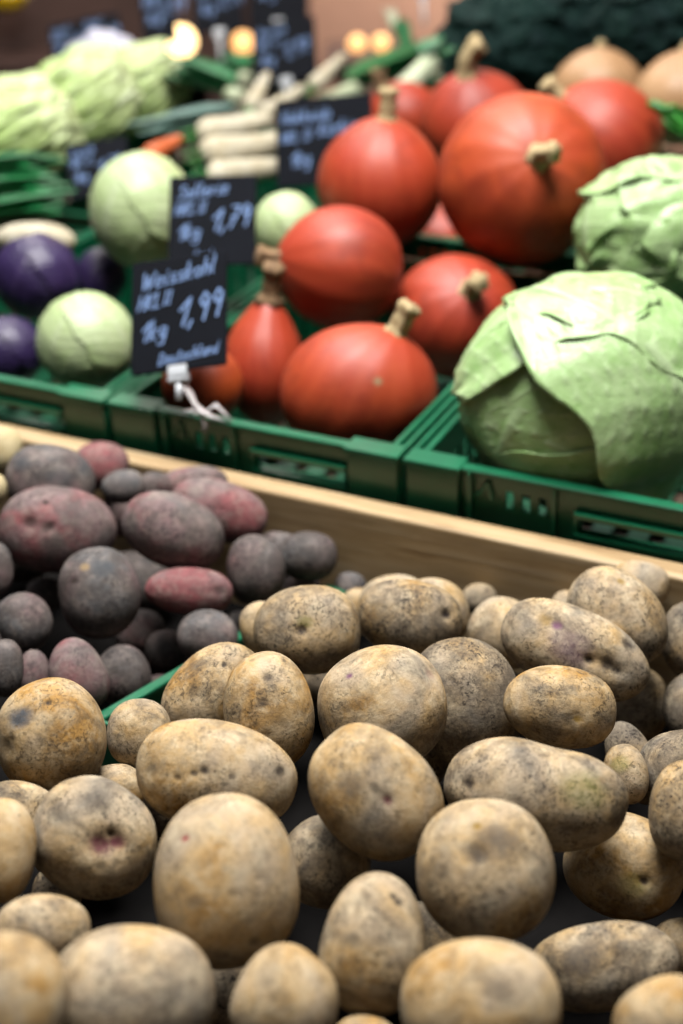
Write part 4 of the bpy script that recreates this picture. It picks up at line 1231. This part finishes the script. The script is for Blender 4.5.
# ---------------------------------------------------------------- light
w = bpy.data.worlds.new('overcast'); bpy.context.scene.world = w
w.use_nodes = True
nt = w.node_tree; b = NB(nt)
tc = b.n('ShaderNodeTexCoord'); sp = b.n('ShaderNodeSeparateXYZ')
b.l(tc.outputs['Generated'], sp.inputs[0])
col = b.ramp(sp.outputs['Z'], [(0.0, (.02, .024, .032, 1)), (.5, (.05, .058, .075, 1)), (.8, (.5, .53, .6, 1)), (1.0, (1.0, 1.02, 1.06, 1))])
bg = nt.nodes['Background']; b.l(col, bg.inputs['Color']); bg.inputs['Strength'].default_value = .62


def sun(name, az, el, power, angle, color):
    l = bpy.data.lights.new(name, 'SUN'); l.energy = power; l.angle = math.radians(angle); l.color = color
    o = bpy.data.objects.new(name, l); C.objects.link(o)
    a, e = math.radians(az), math.radians(el)
    d = Vector((math.sin(a) * math.cos(e), math.cos(a) * math.cos(e), math.sin(e)))
    o.rotation_mode = 'QUATERNION'; o.rotation_quaternion = d.to_track_quat('Z', 'Y')
    o.location = d * 8
    return o


sun('soft_daylight', -28, 63, 2.2, 40, (.95, .98, 1))
l = bpy.data.lights.new('stall_lamp', 'AREA'); l.shape = 'DISK'; l.energy = 192; l.size = 1.1; l.color = (1, .98, .955)
o = bpy.data.objects.new('stall_lamp', l); C.objects.link(o); o.location = (-.05, 1.45, 2.95)
l = bpy.data.lights.new('wall_fill', 'AREA'); l.energy = 290; l.size = .8; l.color = (1, .86, .74)  # added fill light, no real fixture, brightens the beige back wall
o = bpy.data.objects.new('wall_fill', l); C.objects.link(o); o.location = (1.2, 5.3, 2.7); o.rotation_euler = (math.radians(40), 0, 0)

l = bpy.data.lights.new('cabinet_fill', 'AREA'); l.energy = 95; l.size = .8; l.color = (1, .88, .78)  # added fill aimed at the cabinet front, not an actual lamp
o = bpy.data.objects.new('cabinet_fill', l); C.objects.link(o); o.location = (-.8, 3.5, 2.9); o.rotation_euler = (math.radians(35), 0, 0)

# ---------------------------------------------------------------- camera
cam = bpy.data.cameras.new('camera')
cam.sensor_fit = 'VERTICAL'; cam.sensor_height = 36; cam.sensor_width = 24; cam.lens = 50
cam.clip_start = .05; cam.clip_end = 60
cam.dof.use_dof = True; cam.dof.focus_distance = 1.19; cam.dof.aperture_fstop = 2.5; cam.dof.aperture_blades = 9
co = bpy.data.objects.new('camera', cam); C.objects.link(co)
co.location = (0, 0, CAM_Z); co.rotation_euler = (math.radians(90) - PITCH, 0, 0)
sc = bpy.context.scene
sc.camera = co
sc.view_settings.view_transform = 'Standard'; sc.view_settings.look = 'None'
sc.view_settings.gamma = 1; sc.view_settings.use_curve_mapping = False
sc.view_settings.exposure = 0.0
